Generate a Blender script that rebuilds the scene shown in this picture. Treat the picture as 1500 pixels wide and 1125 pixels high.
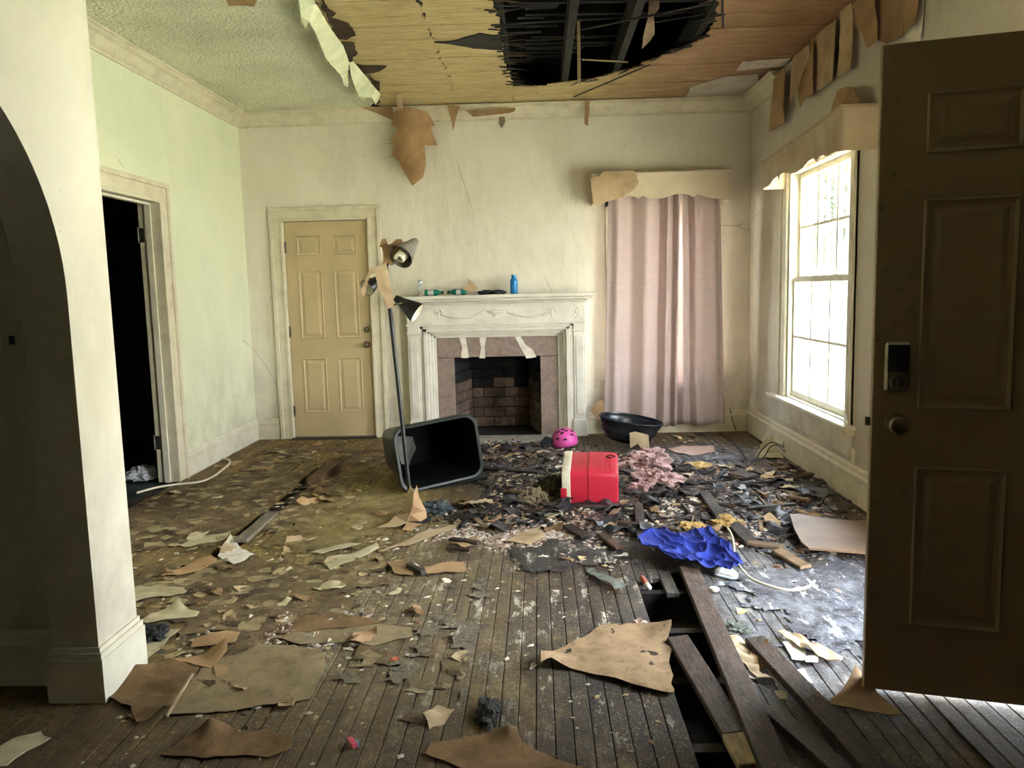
import bpy, bmesh, math, random
from mathutils import Vector, Matrix, noise
R = math.radians
scene = bpy.context.scene
for o in list(bpy.data.objects): bpy.data.objects.remove(o, do_unlink=True)
COL = scene.collection
rnd = random.Random(7)

# ---------------------------------------------------------------- camera
CAM = dict(f=1160.08, yaw=-.0351, pitch=-.1177, roll=-.024, h=1.3488)
XL, XR, D, H = -2.691, 1.933, 7.336, 2.995          # room: left wall, right wall, back wall, ceiling
YF = -1.4                                            # front wall behind the camera
def cam_axes():
    y, p, r = CAM['yaw'], CAM['pitch'], CAM['roll']
    f = Vector((math.sin(y), math.cos(y), 0)); rt = Vector((math.cos(y), -math.sin(y), 0)); u = Vector((0, 0, 1))
    f2 = f*math.cos(p)+u*math.sin(p); u2 = u*math.cos(p)-f*math.sin(p)
    r3 = rt*math.cos(r)+u2*math.sin(r); u3 = u2*math.cos(r)-rt*math.sin(r)
    return r3, u3, f2
AX_R, AX_U, AX_F = cam_axes()
cd = bpy.data.cameras.new('camera'); cam = bpy.data.objects.new('camera', cd); COL.objects.link(cam)
cd.sensor_fit = 'HORIZONTAL'; cd.sensor_width = 36; cd.lens = 36*CAM['f']/1500; cd.clip_start = .02; cd.clip_end = 300
m = Matrix((AX_R, AX_U, -AX_F)).transposed().to_4x4(); m.translation = (0, 0, CAM['h']); cam.matrix_world = m
scene.camera = cam
# ---------------------------------------------------------------- world: bright hazy summer sky
w = bpy.data.worlds.new('sky'); scene.world = w; w.use_nodes = True
nt = w.node_tree; bg = nt.nodes['Background']
tc = nt.nodes.new('ShaderNodeTexCoord'); sx = nt.nodes.new('ShaderNodeSeparateXYZ'); cr = nt.nodes.new('ShaderNodeValToRGB')
nt.links.new(tc.outputs['Generated'], sx.inputs[0]); nt.links.new(sx.outputs['Z'], cr.inputs[0]); nt.links.new(cr.outputs[0], bg.inputs['Color'])
cr.color_ramp.elements[0].color = (.96, .99, 1.0, 1); cr.color_ramp.elements[1].color = (.62, .78, 1.0, 1); cr.color_ramp.elements[1].position = .9
bg.inputs['Strength'].default_value = 1.0
# ---------------------------------------------------------------- sun: high, behind the house, so that no beam enters the room
sl = bpy.data.lights.new('sun', 'SUN'); sl.energy = 5.0; sl.angle = R(.6); sl.color = (1, .97, .92)
so = bpy.data.objects.new('sun', sl); COL.objects.link(so); so.rotation_euler = Vector((.5, .34, -.8)).to_track_quat('-Z', 'Y').to_euler()
# ---------------------------------------------------------------- daylight openings (sampling portals, no light of their own)
def portal(loc, rot, sx_, sy_):
    l = bpy.data.lights.new('daylight_portal', 'AREA'); l.shape = 'RECTANGLE'; l.size = sx_; l.size_y = sy_
    o = bpy.data.objects.new('daylight_portal', l); COL.objects.link(o); o.location = loc; o.rotation_euler = rot
    l.cycles.is_portal = True
portal((XR+.25, 5.61, 1.32), (0, R(90), 0), 1.72, 1.26)
portal((XR+.25, 2.77, 1.02), (0, R(90), 0), 2.1, .96)
portal((1.14, D+.25, 1.28), (R(-90), 0, 0), .9, 1.6)
# ---------------------------------------------------------------- exposure
vs = scene.view_settings
vs.view_transform = 'Standard'; vs.look = 'None'; vs.gamma = 1; vs.use_curve_mapping = False
vs.exposure = 5.6

# ================================================================ helpers: pixel of the photo -> point of the place
def ray(px, py): return AX_F + AX_R*((px-750)/CAM['f']) - AX_U*((py-562.5)/CAM['f'])
def on(px, py, ax, v):
    d = ray(px, py); o = Vector((0, 0, CAM['h'])); return o + d*((v-o[ax])/d[ax])
def fl(px, py, z=0.0): return on(px, py, 2, z)
def bk(px, py, y=D): return on(px, py, 1, y)
def rw(px, py, x=XR): return on(px, py, 0, x)
# ================================================================ helpers: materials
def lin(c):
    def f(v):
        v /= 255.0; return v/12.92 if v <= .04045 else ((v+.055)/1.055)**2.4
    return (f(c[0]), f(c[1]), f(c[2]), 1)
class NT:
    def __init__(s, name):
        s.m = bpy.data.materials.new(name); s.m.use_nodes = True; s.t = s.m.node_tree; s.b = s.t.nodes['Principled BSDF']; s.out = s.t.nodes['Material Output']
        s.geo = s.t.nodes.new('ShaderNodeNewGeometry'); s.pos = s.geo.outputs['Position']
    def n(s, kind, **kw):
        d = s.t.nodes.new('ShaderNode'+kind)
        for k, v in kw.items(): setattr(d, k, v)
        return d
    def l(s, a, b): s.t.links.new(a, b)
    def val(s, sock, v):
        if isinstance(v, (int, float)): sock.default_value = v
        elif isinstance(v, tuple): sock.default_value = v
        else: s.l(v, sock)
    def scale(s, sx, sy, sz, src=None):
        d = s.n('Vector Math' if False else 'VectorMath', operation='MULTIPLY'); s.l(src or s.pos, d.inputs[0]); d.inputs[1].default_value = (sx, sy, sz); return d.outputs[0]
    def noise(s, sc=5, det=5, rough=.6, vec=None, dist=0):
        d = s.n('TexNoise'); s.l(vec or s.pos, d.inputs['Vector']); d.inputs['Scale'].default_value = sc; d.inputs['Detail'].default_value = det
        d.inputs['Roughness'].default_value = rough; d.inputs['Distortion'].default_value = dist; return d.outputs[0]
    def vor(s, sc=5, feature='F1', vec=None, out=0):
        d = s.n('TexVoronoi', feature=feature); s.l(vec or s.pos, d.inputs['Vector']); d.inputs['Scale'].default_value = sc; return d.outputs[out]
    def rng(s, v, a, b, c=0., d=1.):
        k = s.n('MapRange'); s.val(k.inputs[0], v)
        for i, q in enumerate((a, b, c, d)): k.inputs[i+1].default_value = q
        return k.outputs[0]
    def mth(s, op, a, b=0.):
        k = s.n('Math', operation=op); s.val(k.inputs[0], a); s.val(k.inputs[1], b); return k.outputs[0]
    def mix(s, f, a, b):
        k = s.n('Mix', data_type='RGBA'); s.val(k.inputs[0], f); s.val(k.inputs[6], a if not isinstance(a, tuple) else a); s.val(k.inputs[7], b); return k.outputs[2]
    def bump(s, h, st=.3, dist=.01, nrm=None):
        k = s.n('Bump'); s.l(h, k.inputs['Height']); k.inputs['Strength'].default_value = st; k.inputs['Distance'].default_value = dist
        if nrm: s.l(nrm, k.inputs['Normal'])
        return k.outputs[0]
    def blob(s, cx, cy, rx, ry, soft=.5, amp=.35, sc=2.2):
        nz = s.n('TexNoise'); s.l(s.pos, nz.inputs['Vector']); nz.inputs['Scale'].default_value = sc; nz.inputs['Detail'].default_value = 6; nz.inputs['Roughness'].default_value = .65
        wv = s.n('VectorMath', operation='MULTIPLY_ADD'); s.l(nz.outputs['Color'], wv.inputs[0]); wv.inputs[1].default_value = (2*amp, 2*amp, 0); s.l(s.pos, wv.inputs[2])
        sub = s.n('VectorMath', operation='SUBTRACT'); s.l(wv.outputs[0], sub.inputs[0]); sub.inputs[1].default_value = (cx+amp, cy+amp, 0)
        ml = s.n('VectorMath', operation='MULTIPLY'); s.l(sub.outputs[0], ml.inputs[0]); ml.inputs[1].default_value = (1/rx, 1/ry, 0)
        ln = s.n('VectorMath', operation='LENGTH'); s.l(ml.outputs[0], ln.inputs[0])
        return s.rng(ln.outputs['Value'], 1+soft, 1-soft)
    def done(s, col=None, rough=None, nrm=None, spec=None, metal=None):
        b = s.b
        if col is not None: s.val(b.inputs['Base Color'], col)
        if rough is not None: s.val(b.inputs['Roughness'], rough)
        if nrm is not None: s.l(nrm, b.inputs['Normal'])
        if spec is not None: b.inputs['Specular IOR Level'].default_value = spec
        if metal is not None: b.inputs['Metallic'].default_value = metal
        return s.m
def simple(name, c1, c2=None, sc=6, rough=.7, bump=.0, bsc=60, bd=.004, spec=.4, metal=0, lo=.35, hi=.65, vec=None, rand=0, det=6):
    t = NT(name); v = t.scale(*vec) if vec else None
    f = t.rng(t.noise(sc, det, .62, v), lo, hi)
    col = t.mix(f, lin(c1), lin(c2 or c1))
    if rand:
        oi = t.n('ObjectInfo'); k = t.rng(oi.outputs['Random'], 0, 1, 1-rand, 1+rand)
        hs = t.n('HueSaturation'); t.l(col, hs.inputs['Color']); t.l(k, hs.inputs['Value']); col = hs.outputs[0]
    nr = t.bump(t.noise(bsc, 4, .6, v), bump, bd) if bump else None
    return t.done(col, rough, nr, spec, metal)
# ================================================================ helpers: meshes
class MB:
    def __init__(s): s.v = []; s.f = []; s.mi = []; s.cur = 0
    def add(s, vs, fs, M_=None):
        n = len(s.v)
        for p in vs:
            p = Vector(p); s.v.append(M_ @ p if M_ is not None else p)
        for f in fs: s.f.append([i+n for i in f]); s.mi.append(s.cur)
        return s
    def box(s, a, b, M_=None):
        x0, y0, z0 = a; x1, y1, z1 = b
        return s.add([(x0,y0,z0),(x1,y0,z0),(x1,y1,z0),(x0,y1,z0),(x0,y0,z1),(x1,y0,z1),(x1,y1,z1),(x0,y1,z1)],
                     [(0,3,2,1),(4,5,6,7),(0,1,5,4),(1,2,6,5),(2,3,7,6),(3,0,4,7)], M_)
    def bbox(s, a, b, bv=.004, M_=None):           # box with chamfered edges
        bm = bmesh.new(); bmesh.ops.create_cube(bm, size=1)
        for q in bm.verts: q.co = Vector([a[i]+(b[i]-a[i])*(q.co[i]+.5) for i in range(3)])
        bmesh.ops.bevel(bm, geom=list(bm.edges), offset=bv, segments=1, affect='EDGES', profile=.5)
        return s.bm(bm, M_)
    def bm(s, bm, M_=None):
        bm.verts.ensure_lookup_table(); bm.verts.index_update()
        s.add([q.co.copy() for q in bm.verts], [[q.index for q in f.verts] for f in bm.faces], M_); bm.free(); return s
    def prism(s, poly, h, M_=None, z0=0):            # polygon in xy extruded z0..z0+h
        bm = bmesh.new(); vs = [bm.verts.new((p[0], p[1], z0)) for p in poly]; f = bm.faces.new(vs)
        r = bmesh.ops.extrude_face_region(bm, geom=[f]); bmesh.ops.translate(bm, vec=(0, 0, h), verts=[g for g in r['geom'] if isinstance(g, bmesh.types.BMVert)])
        bmesh.ops.triangulate(bm, faces=[f for f in bm.faces if len(f.verts) > 4]); bmesh.ops.recalc_face_normals(bm, faces=bm.faces)
        return s.bm(bm, M_)
    def lathe(s, prof, seg=24, M_=None, sx=1, sy=1):
        vs = []; fs = []; n = len(prof)
        for k in range(seg):
            a = 2*math.pi*k/seg
            for r, z in prof: vs.append((r*sx*math.cos(a), r*sy*math.sin(a), z))
        for k in range(seg):
            k2 = (k+1) % seg
            for i in range(n-1): fs.append((k*n+i, k2*n+i, k2*n+i+1, k*n+i+1))
        return s.add(vs, fs, M_)
    def tube(s, pts, r, seg=8, closed=False, rf=None):
        pts = [Vector(p) for p in pts]; n = len(pts); vs = []; fs = []; up = Vector((0, 0, 1)); px = None
        for i, p in enumerate(pts):
            t = (pts[min(i+1, n-1)]-pts[max(i-1, 0)])
            if t.length < 1e-9: t = Vector((0, 0, 1))
            t.normalize()
            if px is None: px = t.cross(up if abs(t.z) < .9 else Vector((1, 0, 0)))
            px = px-t*px.dot(t); px.normalize(); py = t.cross(px); rr = rf(i/(n-1)) if rf else r
            for k in range(seg): a = 2*math.pi*k/seg; vs.append(p+px*rr*math.cos(a)+py*rr*math.sin(a))
        for i in range(n-1):
            for k in range(seg): k2 = (k+1) % seg; fs.append((i*seg+k, i*seg+k2, (i+1)*seg+k2, (i+1)*seg+k))
        fs.append(list(range(seg))[::-1]); fs.append([(n-1)*seg+k for k in range(seg)])
        return s.add(vs, fs)
    def grid(s, nu, nv, fn, M_=None):
        vs = [fn(i/nu, j/nv) for j in range(nv+1) for i in range(nu+1)]
        return s.add(vs, [(j*(nu+1)+i, j*(nu+1)+i+1, (j+1)*(nu+1)+i+1, (j+1)*(nu+1)+i) for j in range(nv) for i in range(nu)], M_)
    def solid(s, th):                                 # give an open surface a thickness
        bm = bmesh.new(); vs = [bm.verts.new(p) for p in s.v]
        for f in s.f: bm.faces.new([vs[i] for i in f])
        bmesh.ops.recalc_face_normals(bm, faces=bm.faces); bmesh.ops.solidify(bm, geom=list(bm.faces), thickness=th)
        s.v = []; s.f = []; s.mi = []; return s.bm(bm)
    def mesh(s, name, mats, origin=Vector((0, 0, 0)), smooth=False):
        me = bpy.data.meshes.new(name); me.from_pydata([tuple(p-origin) for p in s.v], [], s.f); me.update()
        for q in (mats if isinstance(mats, (list, tuple)) else [mats]): me.materials.append(q)
        if any(s.mi): me.polygons.foreach_set('material_index', s.mi)
        if smooth:
            me.polygons.foreach_set('use_smooth', [True]*len(me.polygons))
            if smooth is not True: me.set_sharp_from_angle(angle=R(smooth))
        return me
    def build(s, name, mats, parent=None, smooth=False, local=False):
        # world-space vertices; a top-level mesh gets its origin at its base, a child is stored relative to its parent
        if parent is None:
            lo = Vector([min(p[i] for p in s.v) for i in range(3)]); hi = Vector([max(p[i] for p in s.v) for i in range(3)])
            og = Vector(((lo.x+hi.x)/2, (lo.y+hi.y)/2, lo.z))
            o = bpy.data.objects.new(name, s.mesh(name, mats, og, smooth)); o.location = og
        else:
            og = Vector((0, 0, 0)) if local else wloc(parent)
            o = bpy.data.objects.new(name, s.mesh(name, mats, og, smooth)); o.parent = parent
        COL.objects.link(o); return o
def wloc(o):
    p = Vector(o.location)
    return p+wloc(o.parent) if o.parent else p
def tag(o, label=None, cat=None, group=None, kind=None):
    for k, v in (('label', label), ('category', cat), ('group', group), ('kind', kind)):
        if v: o[k] = v
    return o
def thing(name, label, cat, loc=(0, 0, 0), rot=None, group=None, kind=None):
    o = bpy.data.objects.new(name, None); COL.objects.link(o); o.location = loc; o.empty_display_size = .05
    if rot is not None: o.rotation_euler = rot if not isinstance(rot, Matrix) else rot.to_euler()
    return tag(o, label, cat, group, kind)
def struct(name, mb, mat, label=None, parent=None, smooth=False):
    o = bpy.data.objects.new(name, mb.mesh(name, mat, Vector((0, 0, 0)) if parent is None else wloc(parent), smooth)); COL.objects.link(o)
    if parent: o.parent = parent
    else: tag(o, label, kind='structure')
    return o
def axis_mat(org, z, xhint=Vector((1, 0, 0))):        # frame with local z along z
    z = Vector(z).normalized(); x = Vector(xhint); x = (x-z*x.dot(z)).normalized(); y = z.cross(x)
    q = Matrix((x, y, z)).transposed().to_4x4(); q.translation = org; return q
def nz(p, s=1.0, o=0.0): return noise.noise(Vector(p)*s+Vector((o, o*1.7, o*.3)))
def ragged(poly, step=.03, amp=.01, seed=0.0, z=0.0):  # 2D outline with torn edges
    out = []
    for i in range(len(poly)):
        a = Vector(poly[i][:2]); b = Vector(poly[(i+1) % len(poly)][:2]); d = b-a; n = max(1, int(d.length/step))
        if d.length < 1e-6: continue
        nn = Vector((-d.y, d.x)).normalized()
        for k in range(n):
            p = a+d*(k/n); q = p+nn*(amp*(nz((p.x, p.y, seed), 14, seed)+.6*nz((p.x, p.y, seed), 37, seed+3)) if k else 0); out.append((q.x, q.y))
    return out
def sheet(poly, disp, th=.003, cuts=3, M_=None, step=.03, amp=.01, seed=0.0):
    # torn sheet: polygon in the xy plane, subdivided, bent by disp(x, y) -> height, given a thickness
    pl = ragged(poly, step, amp, seed) if amp else [tuple(p[:2]) for p in poly]
    bm = bmesh.new(); vs = [bm.verts.new((x, y, 0)) for x, y in pl]; f = bm.faces.new(vs)
    bmesh.ops.triangulate(bm, faces=[f])
    for _ in range(cuts):
        L = sorted((e.calc_length() for e in bm.edges), reverse=True); lim = L[0]*.5
        bmesh.ops.subdivide_edges(bm, edges=[e for e in bm.edges if e.calc_length() > lim], cuts=1); bmesh.ops.triangulate(bm, faces=[f for f in bm.faces if len(f.verts) > 3])
    for q in bm.verts:
        d = disp(q.co.x, q.co.y)
        if isinstance(d, (int, float)): q.co.z = d
        else: q.co = Vector(d)
    bmesh.ops.recalc_face_normals(bm, faces=bm.faces)
    if sum(f.normal.z*f.calc_area() for f in bm.faces) < 0: bmesh.ops.reverse_faces(bm, faces=bm.faces)
    bmesh.ops.solidify(bm, geom=list(bm.faces), thickness=th)
    return MB().bm(bm, M_)
# ================================================================ materials
def wall_mat(name, c1, c2, stain):
    t = NT(name)
    f = t.rng(t.noise(1.6, 6, .65), .35, .7); col = t.mix(f, lin(c1), lin(c2))
    col = t.mix(t.mth('MULTIPLY', t.rng(t.noise(.9, 7, .7, t.scale(1, 1, .45)), .52, .72), .55), col, lin(stain))
    sep = t.n('SeparateXYZ'); t.l(t.pos, sep.inputs[0])
    low = t.mth('MULTIPLY', t.rng(sep.outputs[2], .9, .1), t.rng(t.noise(4, 6, .7), .42, .68)); col = t.mix(t.mth('MULTIPLY', low, .5), col, lin((120, 108, 88)))
    cr1 = t.vor(1.15, 'DISTANCE_TO_EDGE', t.mix(.12, t.pos, t.n('TexNoise').outputs[1]))
    cm = t.mth('MULTIPLY', t.rng(cr1, .003, .0008), t.rng(t.noise(1.3, 2), .6, .66)); col = t.mix(t.mth('MULTIPLY', cm, .7), col, lin((95, 88, 70)))
    fl_ = t.rng(t.noise(34, 3, .5), .735, .76); col = t.mix(t.mth('MULTIPLY', fl_, .6), col, lin((110, 98, 80)))
    h1 = t.noise(2.6, 5, .55, t.scale(1.6, 1.6, .6)); n1 = t.bump(h1, .35, .05); n2 = t.bump(t.noise(95, 3), .22, .004, n1); n3 = t.bump(t.mth('SUBTRACT', 1., cm), .5, .004, n2)
    return t.done(col, t.rng(t.noise(7), .3, .7, .42, .7), n3, .35)
M = {}
M['wall'] = wall_mat('wall_paint', (221, 214, 197), (208, 201, 183), (180, 169, 145))
M['wall_l'] = wall_mat('wall_paint_green_bounce', (221, 222, 193), (209, 213, 186), (188, 191, 160))  # green light bounced from outdoors, put into the left wall's colour
M['wall_r'] = wall_mat('wall_paint_grimy', (206, 198, 182), (188, 178, 160), (150, 138, 118))
M['trim'] = simple('trim_paint', (220, 214, 195), (200, 192, 168), 7, .5, .2, 25, .006, lo=.4, hi=.75)
M['trim_old'] = simple('trim_dirty', (210, 201, 176), (180, 168, 140), 9, .55, .3, 22, .005, lo=.45, hi=.85)
M['mantel'] = simple('mantel_paint', (213, 208, 194), (188, 180, 164), 8, .5, .18, 26, .004, lo=.45, hi=.85)
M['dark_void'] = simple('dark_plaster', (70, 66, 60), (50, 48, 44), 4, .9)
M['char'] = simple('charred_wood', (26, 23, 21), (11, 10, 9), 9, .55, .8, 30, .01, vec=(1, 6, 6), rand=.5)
M['black_wood'] = simple('blackened_wood', (58, 50, 45), (24, 21, 20), 7, .5, .7, 24, .008, rand=.5)
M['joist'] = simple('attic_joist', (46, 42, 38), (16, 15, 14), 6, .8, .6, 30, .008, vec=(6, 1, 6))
t = NT('popcorn_ceiling')
col = t.mix(t.rng(t.noise(1.2, 5), .38, .68), lin((233, 232, 204)), lin((209, 207, 178)))
pv = t.vor(52, 'F1', t.mix(.06, t.pos, t.n('TexNoise').outputs[1])); pn = t.noise(120, 3, .6)
col = t.mix(t.mth('MULTIPLY', t.rng(pv, .35, .7), .22), col, lin((168, 168, 144)))
M['popcorn'] = t.done(col, .9, t.bump(pn, .6, .008, t.bump(pv, 1.0, .018)), .1)
# ceiling sheathing, grain runs across the room
t = NT('ceiling_sheathing')
g = t.noise(7, 9, .72, t.scale(.5, 6, 1), 1.2); g2 = t.noise(22, 6, .7, t.scale(.35, 5, 1))
yel = t.mix(t.rng(g, .32, .68), lin((222, 202, 150)), lin((178, 150, 100))); brn = t.mix(t.rng(g, .3, .7), lin((198, 162, 124)), lin((148, 112, 80)))
sep = t.n('SeparateXYZ'); t.l(t.pos, sep.inputs[0])
xm = t.rng(t.mth('ADD', sep.outputs[0], t.mth('MULTIPLY', t.noise(2.2, 6), 1.4)), 1.15, 1.75)
col = t.mix(xm, yel, brn); col = t.mix(t.mth('MULTIPLY', t.rng(g2, .56, .72), .75), col, lin((74, 48, 24)))
col = t.mix(t.rng(t.noise(1.4, 6, .7), .56, .78, 0, .6), col, lin((112, 82, 48)))
st = t.noise(3.2, 8, .8, t.scale(.45, 5.5, 1), .8); col = t.mix(t.rng(st, .60, .66, 0, .8), col, lin((62, 42, 24))); col = t.mix(t.rng(t.noise(2.6, 7, .75, t.scale(.5, 2.5, 1)), .55, .72, 0, .7), col, lin((222, 204, 158)))
M['sheath'] = t.done(col, .8, t.bump(g2, .8, .012, t.bump(g, .5, .012)), .2)
M['kraft'] = simple('brown_fibre_paper', (172, 140, 103), (140, 110, 78), 5, .85, .3, 40, .004, spec=.2, rand=.15)
M['kraft_pale'] = simple('pale_fibre_paper', (192, 168, 134), (162, 138, 106), 5, .85, .3, 40, .004, spec=.2, rand=.12)
M['paint_strip'] = simple('peeled_ceiling_paint', (232, 232, 198), (208, 212, 172), 8, .8, .5, 60, .006)
M['grey_paper'] = simple('greyed_sheathing', (150, 130, 108), (116, 96, 78), 6, .8, .3, 30, .004, vec=(1, 5, 1))
M['beige_door'] = simple('beige_door_paint', (190, 170, 130), (176, 156, 118), 3, .5, .12, 90, .002, lo=.35, hi=.8)
t = NT('taupe_door_paint')
col = t.mix(t.rng(t.noise(2, 5), .35, .7), lin((152, 128, 97)), lin((138, 116, 87)))
col = t.mix(t.mth('MULTIPLY', t.blob(1.08, 2.55, .12, .3, .5, .1, 6), t.rng(t.noise(22, 6, .7), .56, .72, 0, .6)), col, lin((62, 54, 44)))
col = t.mix(t.rng(t.noise(18, 6, .7), .74, .77), col, lin((130, 116, 96)))
M['brown_door'] = t.done(col, .45, t.bump(t.noise(60, 3), .12, .003), .4)
M['metal'] = simple('worn_brass_nickel', (150, 138, 116), (104, 94, 78), 18, .32, metal=1)
M['steel'] = simple('dull_steel', (130, 126, 116), (84, 80, 72), 14, .45, metal=.9)
M['screen'] = simple('black_screen', (14, 15, 17), None, 5, .12)
M['bone'] = simple('off_white_plastic', (222, 214, 194), (204, 194, 170), 12, .5)
t = NT('hearth_marble')
g = t.noise(9, 8, .7, None, 1.5)
col = t.mix(t.rng(g, .35, .7), lin((152, 132, 120)), lin((112, 96, 88))); col = t.mix(t.rng(t.noise(38, 6, .7), .64, .7), col, lin((196, 186, 174)))
M['marble'] = t.done(col, .42, t.bump(g, .2, .004), .45)
M['brick'] = simple('sooty_firebrick', (120, 98, 82), (58, 48, 42), 6, .9, .6, 40, .008, rand=.3, lo=.3, hi=.62)
M['soot_brick'] = simple('black_soot_brick', (32, 29, 27), (15, 14, 13), 6, .95, .6, 40, .008, rand=.3)
M['mortar'] = simple('dark_mortar', (30, 27, 25), (18, 16, 15), 12, .95)
M['plaster_white'] = simple('white_plaster', (226, 218, 206), (196, 184, 168), 14, .85, .5, 50, .006)
# window glass: clear pane with a faint film of grime
t = NT('window_glass')
tr = t.n('BsdfTransparent'); gl = t.n('BsdfGlossy'); gl.inputs['Roughness'].default_value = .05; df = t.n('BsdfDiffuse'); df.inputs['Color'].default_value = (.8, .82, .78, 1)
m1 = t.n('MixShader'); m1.inputs[0].default_value = .07; t.l(tr.outputs[0], m1.inputs[1]); t.l(gl.outputs[0], m1.inputs[2])
m2 = t.n('MixShader'); t.l(t.rng(t.noise(9, 6, .7), .45, .75, .02, .2), m2.inputs[0]); t.l(m1.outputs[0], m2.inputs[1]); t.l(df.outputs[0], m2.inputs[2]); t.l(m2.outputs[0], t.out.inputs[0])
M['glass'] = t.m
# floor boards: weathered strip oak with dirt, soot, plaster and water stains, plus painted sky sheen and foreground dimness
t = NT('floor_boards')
oi = t.n('ObjectInfo'); g = t.noise(6, 8, .7, t.scale(9, .7, 1), .6); g2 = t.noise(26, 7, .75); g3 = t.noise(4, 8, .72)
wood = t.mix(t.rng(g, .3, .7), lin((132, 112, 80)), lin((74, 58, 40)))
wood = t.mix(t.rng(oi.outputs['Random'], 0, 1, 0, .6), wood, lin((58, 47, 39)))
tan = t.mix(t.rng(g3, .36, .66), lin((150, 128, 92)), lin((102, 82, 54)))
col = t.mix(t.mth('MULTIPLY', t.blob(-1.9, 4.9, 1.5, 3.0, .5, .5), .85), wood, tan)
oliv = t.mix(t.rng(g2, .4, .62), lin((156, 138, 88)), lin((116, 98, 58)))
col = t.mix(t.mth('MULTIPLY', t.blob(-1.15, 4.7, .5, 1.1, .5, .5, 3), .9), col, oliv)
gry = t.mix(t.rng(g2, .4, .65), lin((132, 122, 104)), lin((92, 82, 68)))
col = t.mix(t.mth('MULTIPLY', t.blob(-.75, 3.4, .6, .9, .5, .4, 3), .6), col, gry)
wetm = t.mth('MAXIMUM', t.blob(.75, 5.5, 1.35, 1.45, .35, .55, 1.8), t.mth('MULTIPLY', t.blob(.55, 3.7, .85, .8, .45, .4, 2.5), .85))
wetc = t.mix(t.rng(g2, .38, .68), lin((30, 27, 27)), lin((74, 67, 62)))
col = t.mix(t.mth('MULTIPLY', wetm, .92), col, wetc)
wm3 = t.blob(.5, 2.7, .55, 1.5, .35, .3, 3.5); col = t.mix(t.mth('MULTIPLY', wm3, .85), col, t.mix(t.rng(g2, .38, .68), lin((26, 22, 20)), lin((70, 60, 52))))
sky_sheen = t.mix(t.rng(t.noise(9, 8, .75, t.scale(2.5, .8, 1)), .42, .64), lin((70, 70, 74)), lin((150, 150, 152)))  # blue-grey sky sheen on the right-hand boards, painted into their colour
blm = t.blob(1.35, 3.3, .75, .85, .4, .35, 2.6); col = t.mix(t.mth('MULTIPLY', blm, .85), col, sky_sheen)
blm2 = t.blob(1.35, 6.2, .45, .5, .4, .3, 2.6); col = t.mix(t.mth('MULTIPLY', blm2, .8), col, sky_sheen)
# plaster runs and splashes, drawn out along the boards
drip = t.mth('MULTIPLY', t.rng(t.noise(5.5, 9, .78, t.scale(2.4, .75, 1)), .565, .595), t.blob(.25, 3.4, .9, 1.3, .6, .4, 2)); col = t.mix(t.mth('MULTIPLY', drip, .9), col, lin((206, 198, 182)))
pl = t.mth('MULTIPLY', t.rng(g2, .50, .56), t.blob(.0, 4.3, .55, .3, .4, .3, 4)); col = t.mix(pl, col, lin((212, 200, 188)))
spk = t.rng(t.noise(95, 4, .6), .66, .69); col = t.mix(t.mth('MULTIPLY', spk, .75), col, lin((196, 184, 160)))
dk = t.rng(t.noise(2.4, 7, .72), .6, .72); col = t.mix(t.mth('MULTIPLY', dk, .5), col, lin((46, 38, 30)))
spot = t.rng(t.noise(7, 4, .5), .70, .735); col = t.mix(t.mth('MULTIPLY', spot, .7), col, lin((52, 42, 34)))
col = t.mix(t.mth('MULTIPLY', t.blob(0, 1.2, 4, 1.15, .25, .3, 3), .75), col, t.mix(t.rng(g2, .4, .66), lin((46, 35, 26)), lin((84, 66, 48))))  # front boards: brown dirt, with the dimness of the foreground put into the colour
ro = t.rng(t.mth('MAXIMUM', wetm, t.mth('MAXIMUM', blm, blm2)), 0, 1, .72, .3)
ro = t.mth('ADD', ro, t.rng(g2, .3, .7, -.1, .16))
mo = t.noise(11, 9, .8); col = t.mix(t.rng(mo, .48, .66, 0, .62), col, lin((40, 32, 26))); mo2 = t.noise(3.3, 9, .78, t.scale(1.4, .8, 1)); col = t.mix(t.rng(mo2, .53, .68, 0, .55), col, lin((148, 132, 100)))
sk2 = t.mth('MULTIPLY', t.rng(t.noise(150, 3, .6), .62, .66), t.rng(t.noise(2.5, 5, .7), .38, .6)); col = t.mix(t.mth('MULTIPLY', sk2, .85), col, lin((206, 194, 170)))
st2 = t.mth('MULTIPLY', t.rng(t.noise(4.2, 9, .8, t.scale(5, .6, 1)), .62, .65), t.rng(t.noise(1.6, 4), .45, .6)); col = t.mix(t.mth('MULTIPLY', st2, .8), col, lin((198, 186, 164)))
fz_ = t.mth('MULTIPLY', t.rng(t.noise(34, 9, .85), .3, .7, .5, 1.4), t.rng(t.noise(5, 7, .75, t.scale(2.2, .6, 1)), .32, .68, .62, 1.3)); hs_ = t.n('HueSaturation'); t.l(col, hs_.inputs['Color']); t.l(fz_, hs_.inputs['Value']); hs_.inputs['Saturation'].default_value = 1.25; col = hs_.outputs[0]
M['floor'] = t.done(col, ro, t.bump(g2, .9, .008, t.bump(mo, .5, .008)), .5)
M['subfloor'] = simple('subfloor_dirt', (58, 48, 38), (30, 25, 20), 5, .95, .5, 30, .01)
M['lawn'] = simple('lawn_grass', (150, 153, 124), (180, 176, 156), 3, .9, .5, 40, .03)
M['leaf'] = simple('tree_leaves', (26, 44, 20), (38, 58, 26), 4, .7, rand=.2)
M['bark'] = simple('tree_bark', (98, 82, 66), (62, 50, 40), 6, .9, .8, 20, .02)
M['siding'] = simple('white_siding', (150, 156, 158), (136, 142, 146), 3, .7)
M['blueglass'] = simple('blue_grey_glass', (20, 30, 38), (28, 40, 48), 2, .15)
M['roofing'] = simple('grey_shingle', (92, 92, 94), (70, 70, 74), 12, .9)

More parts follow.
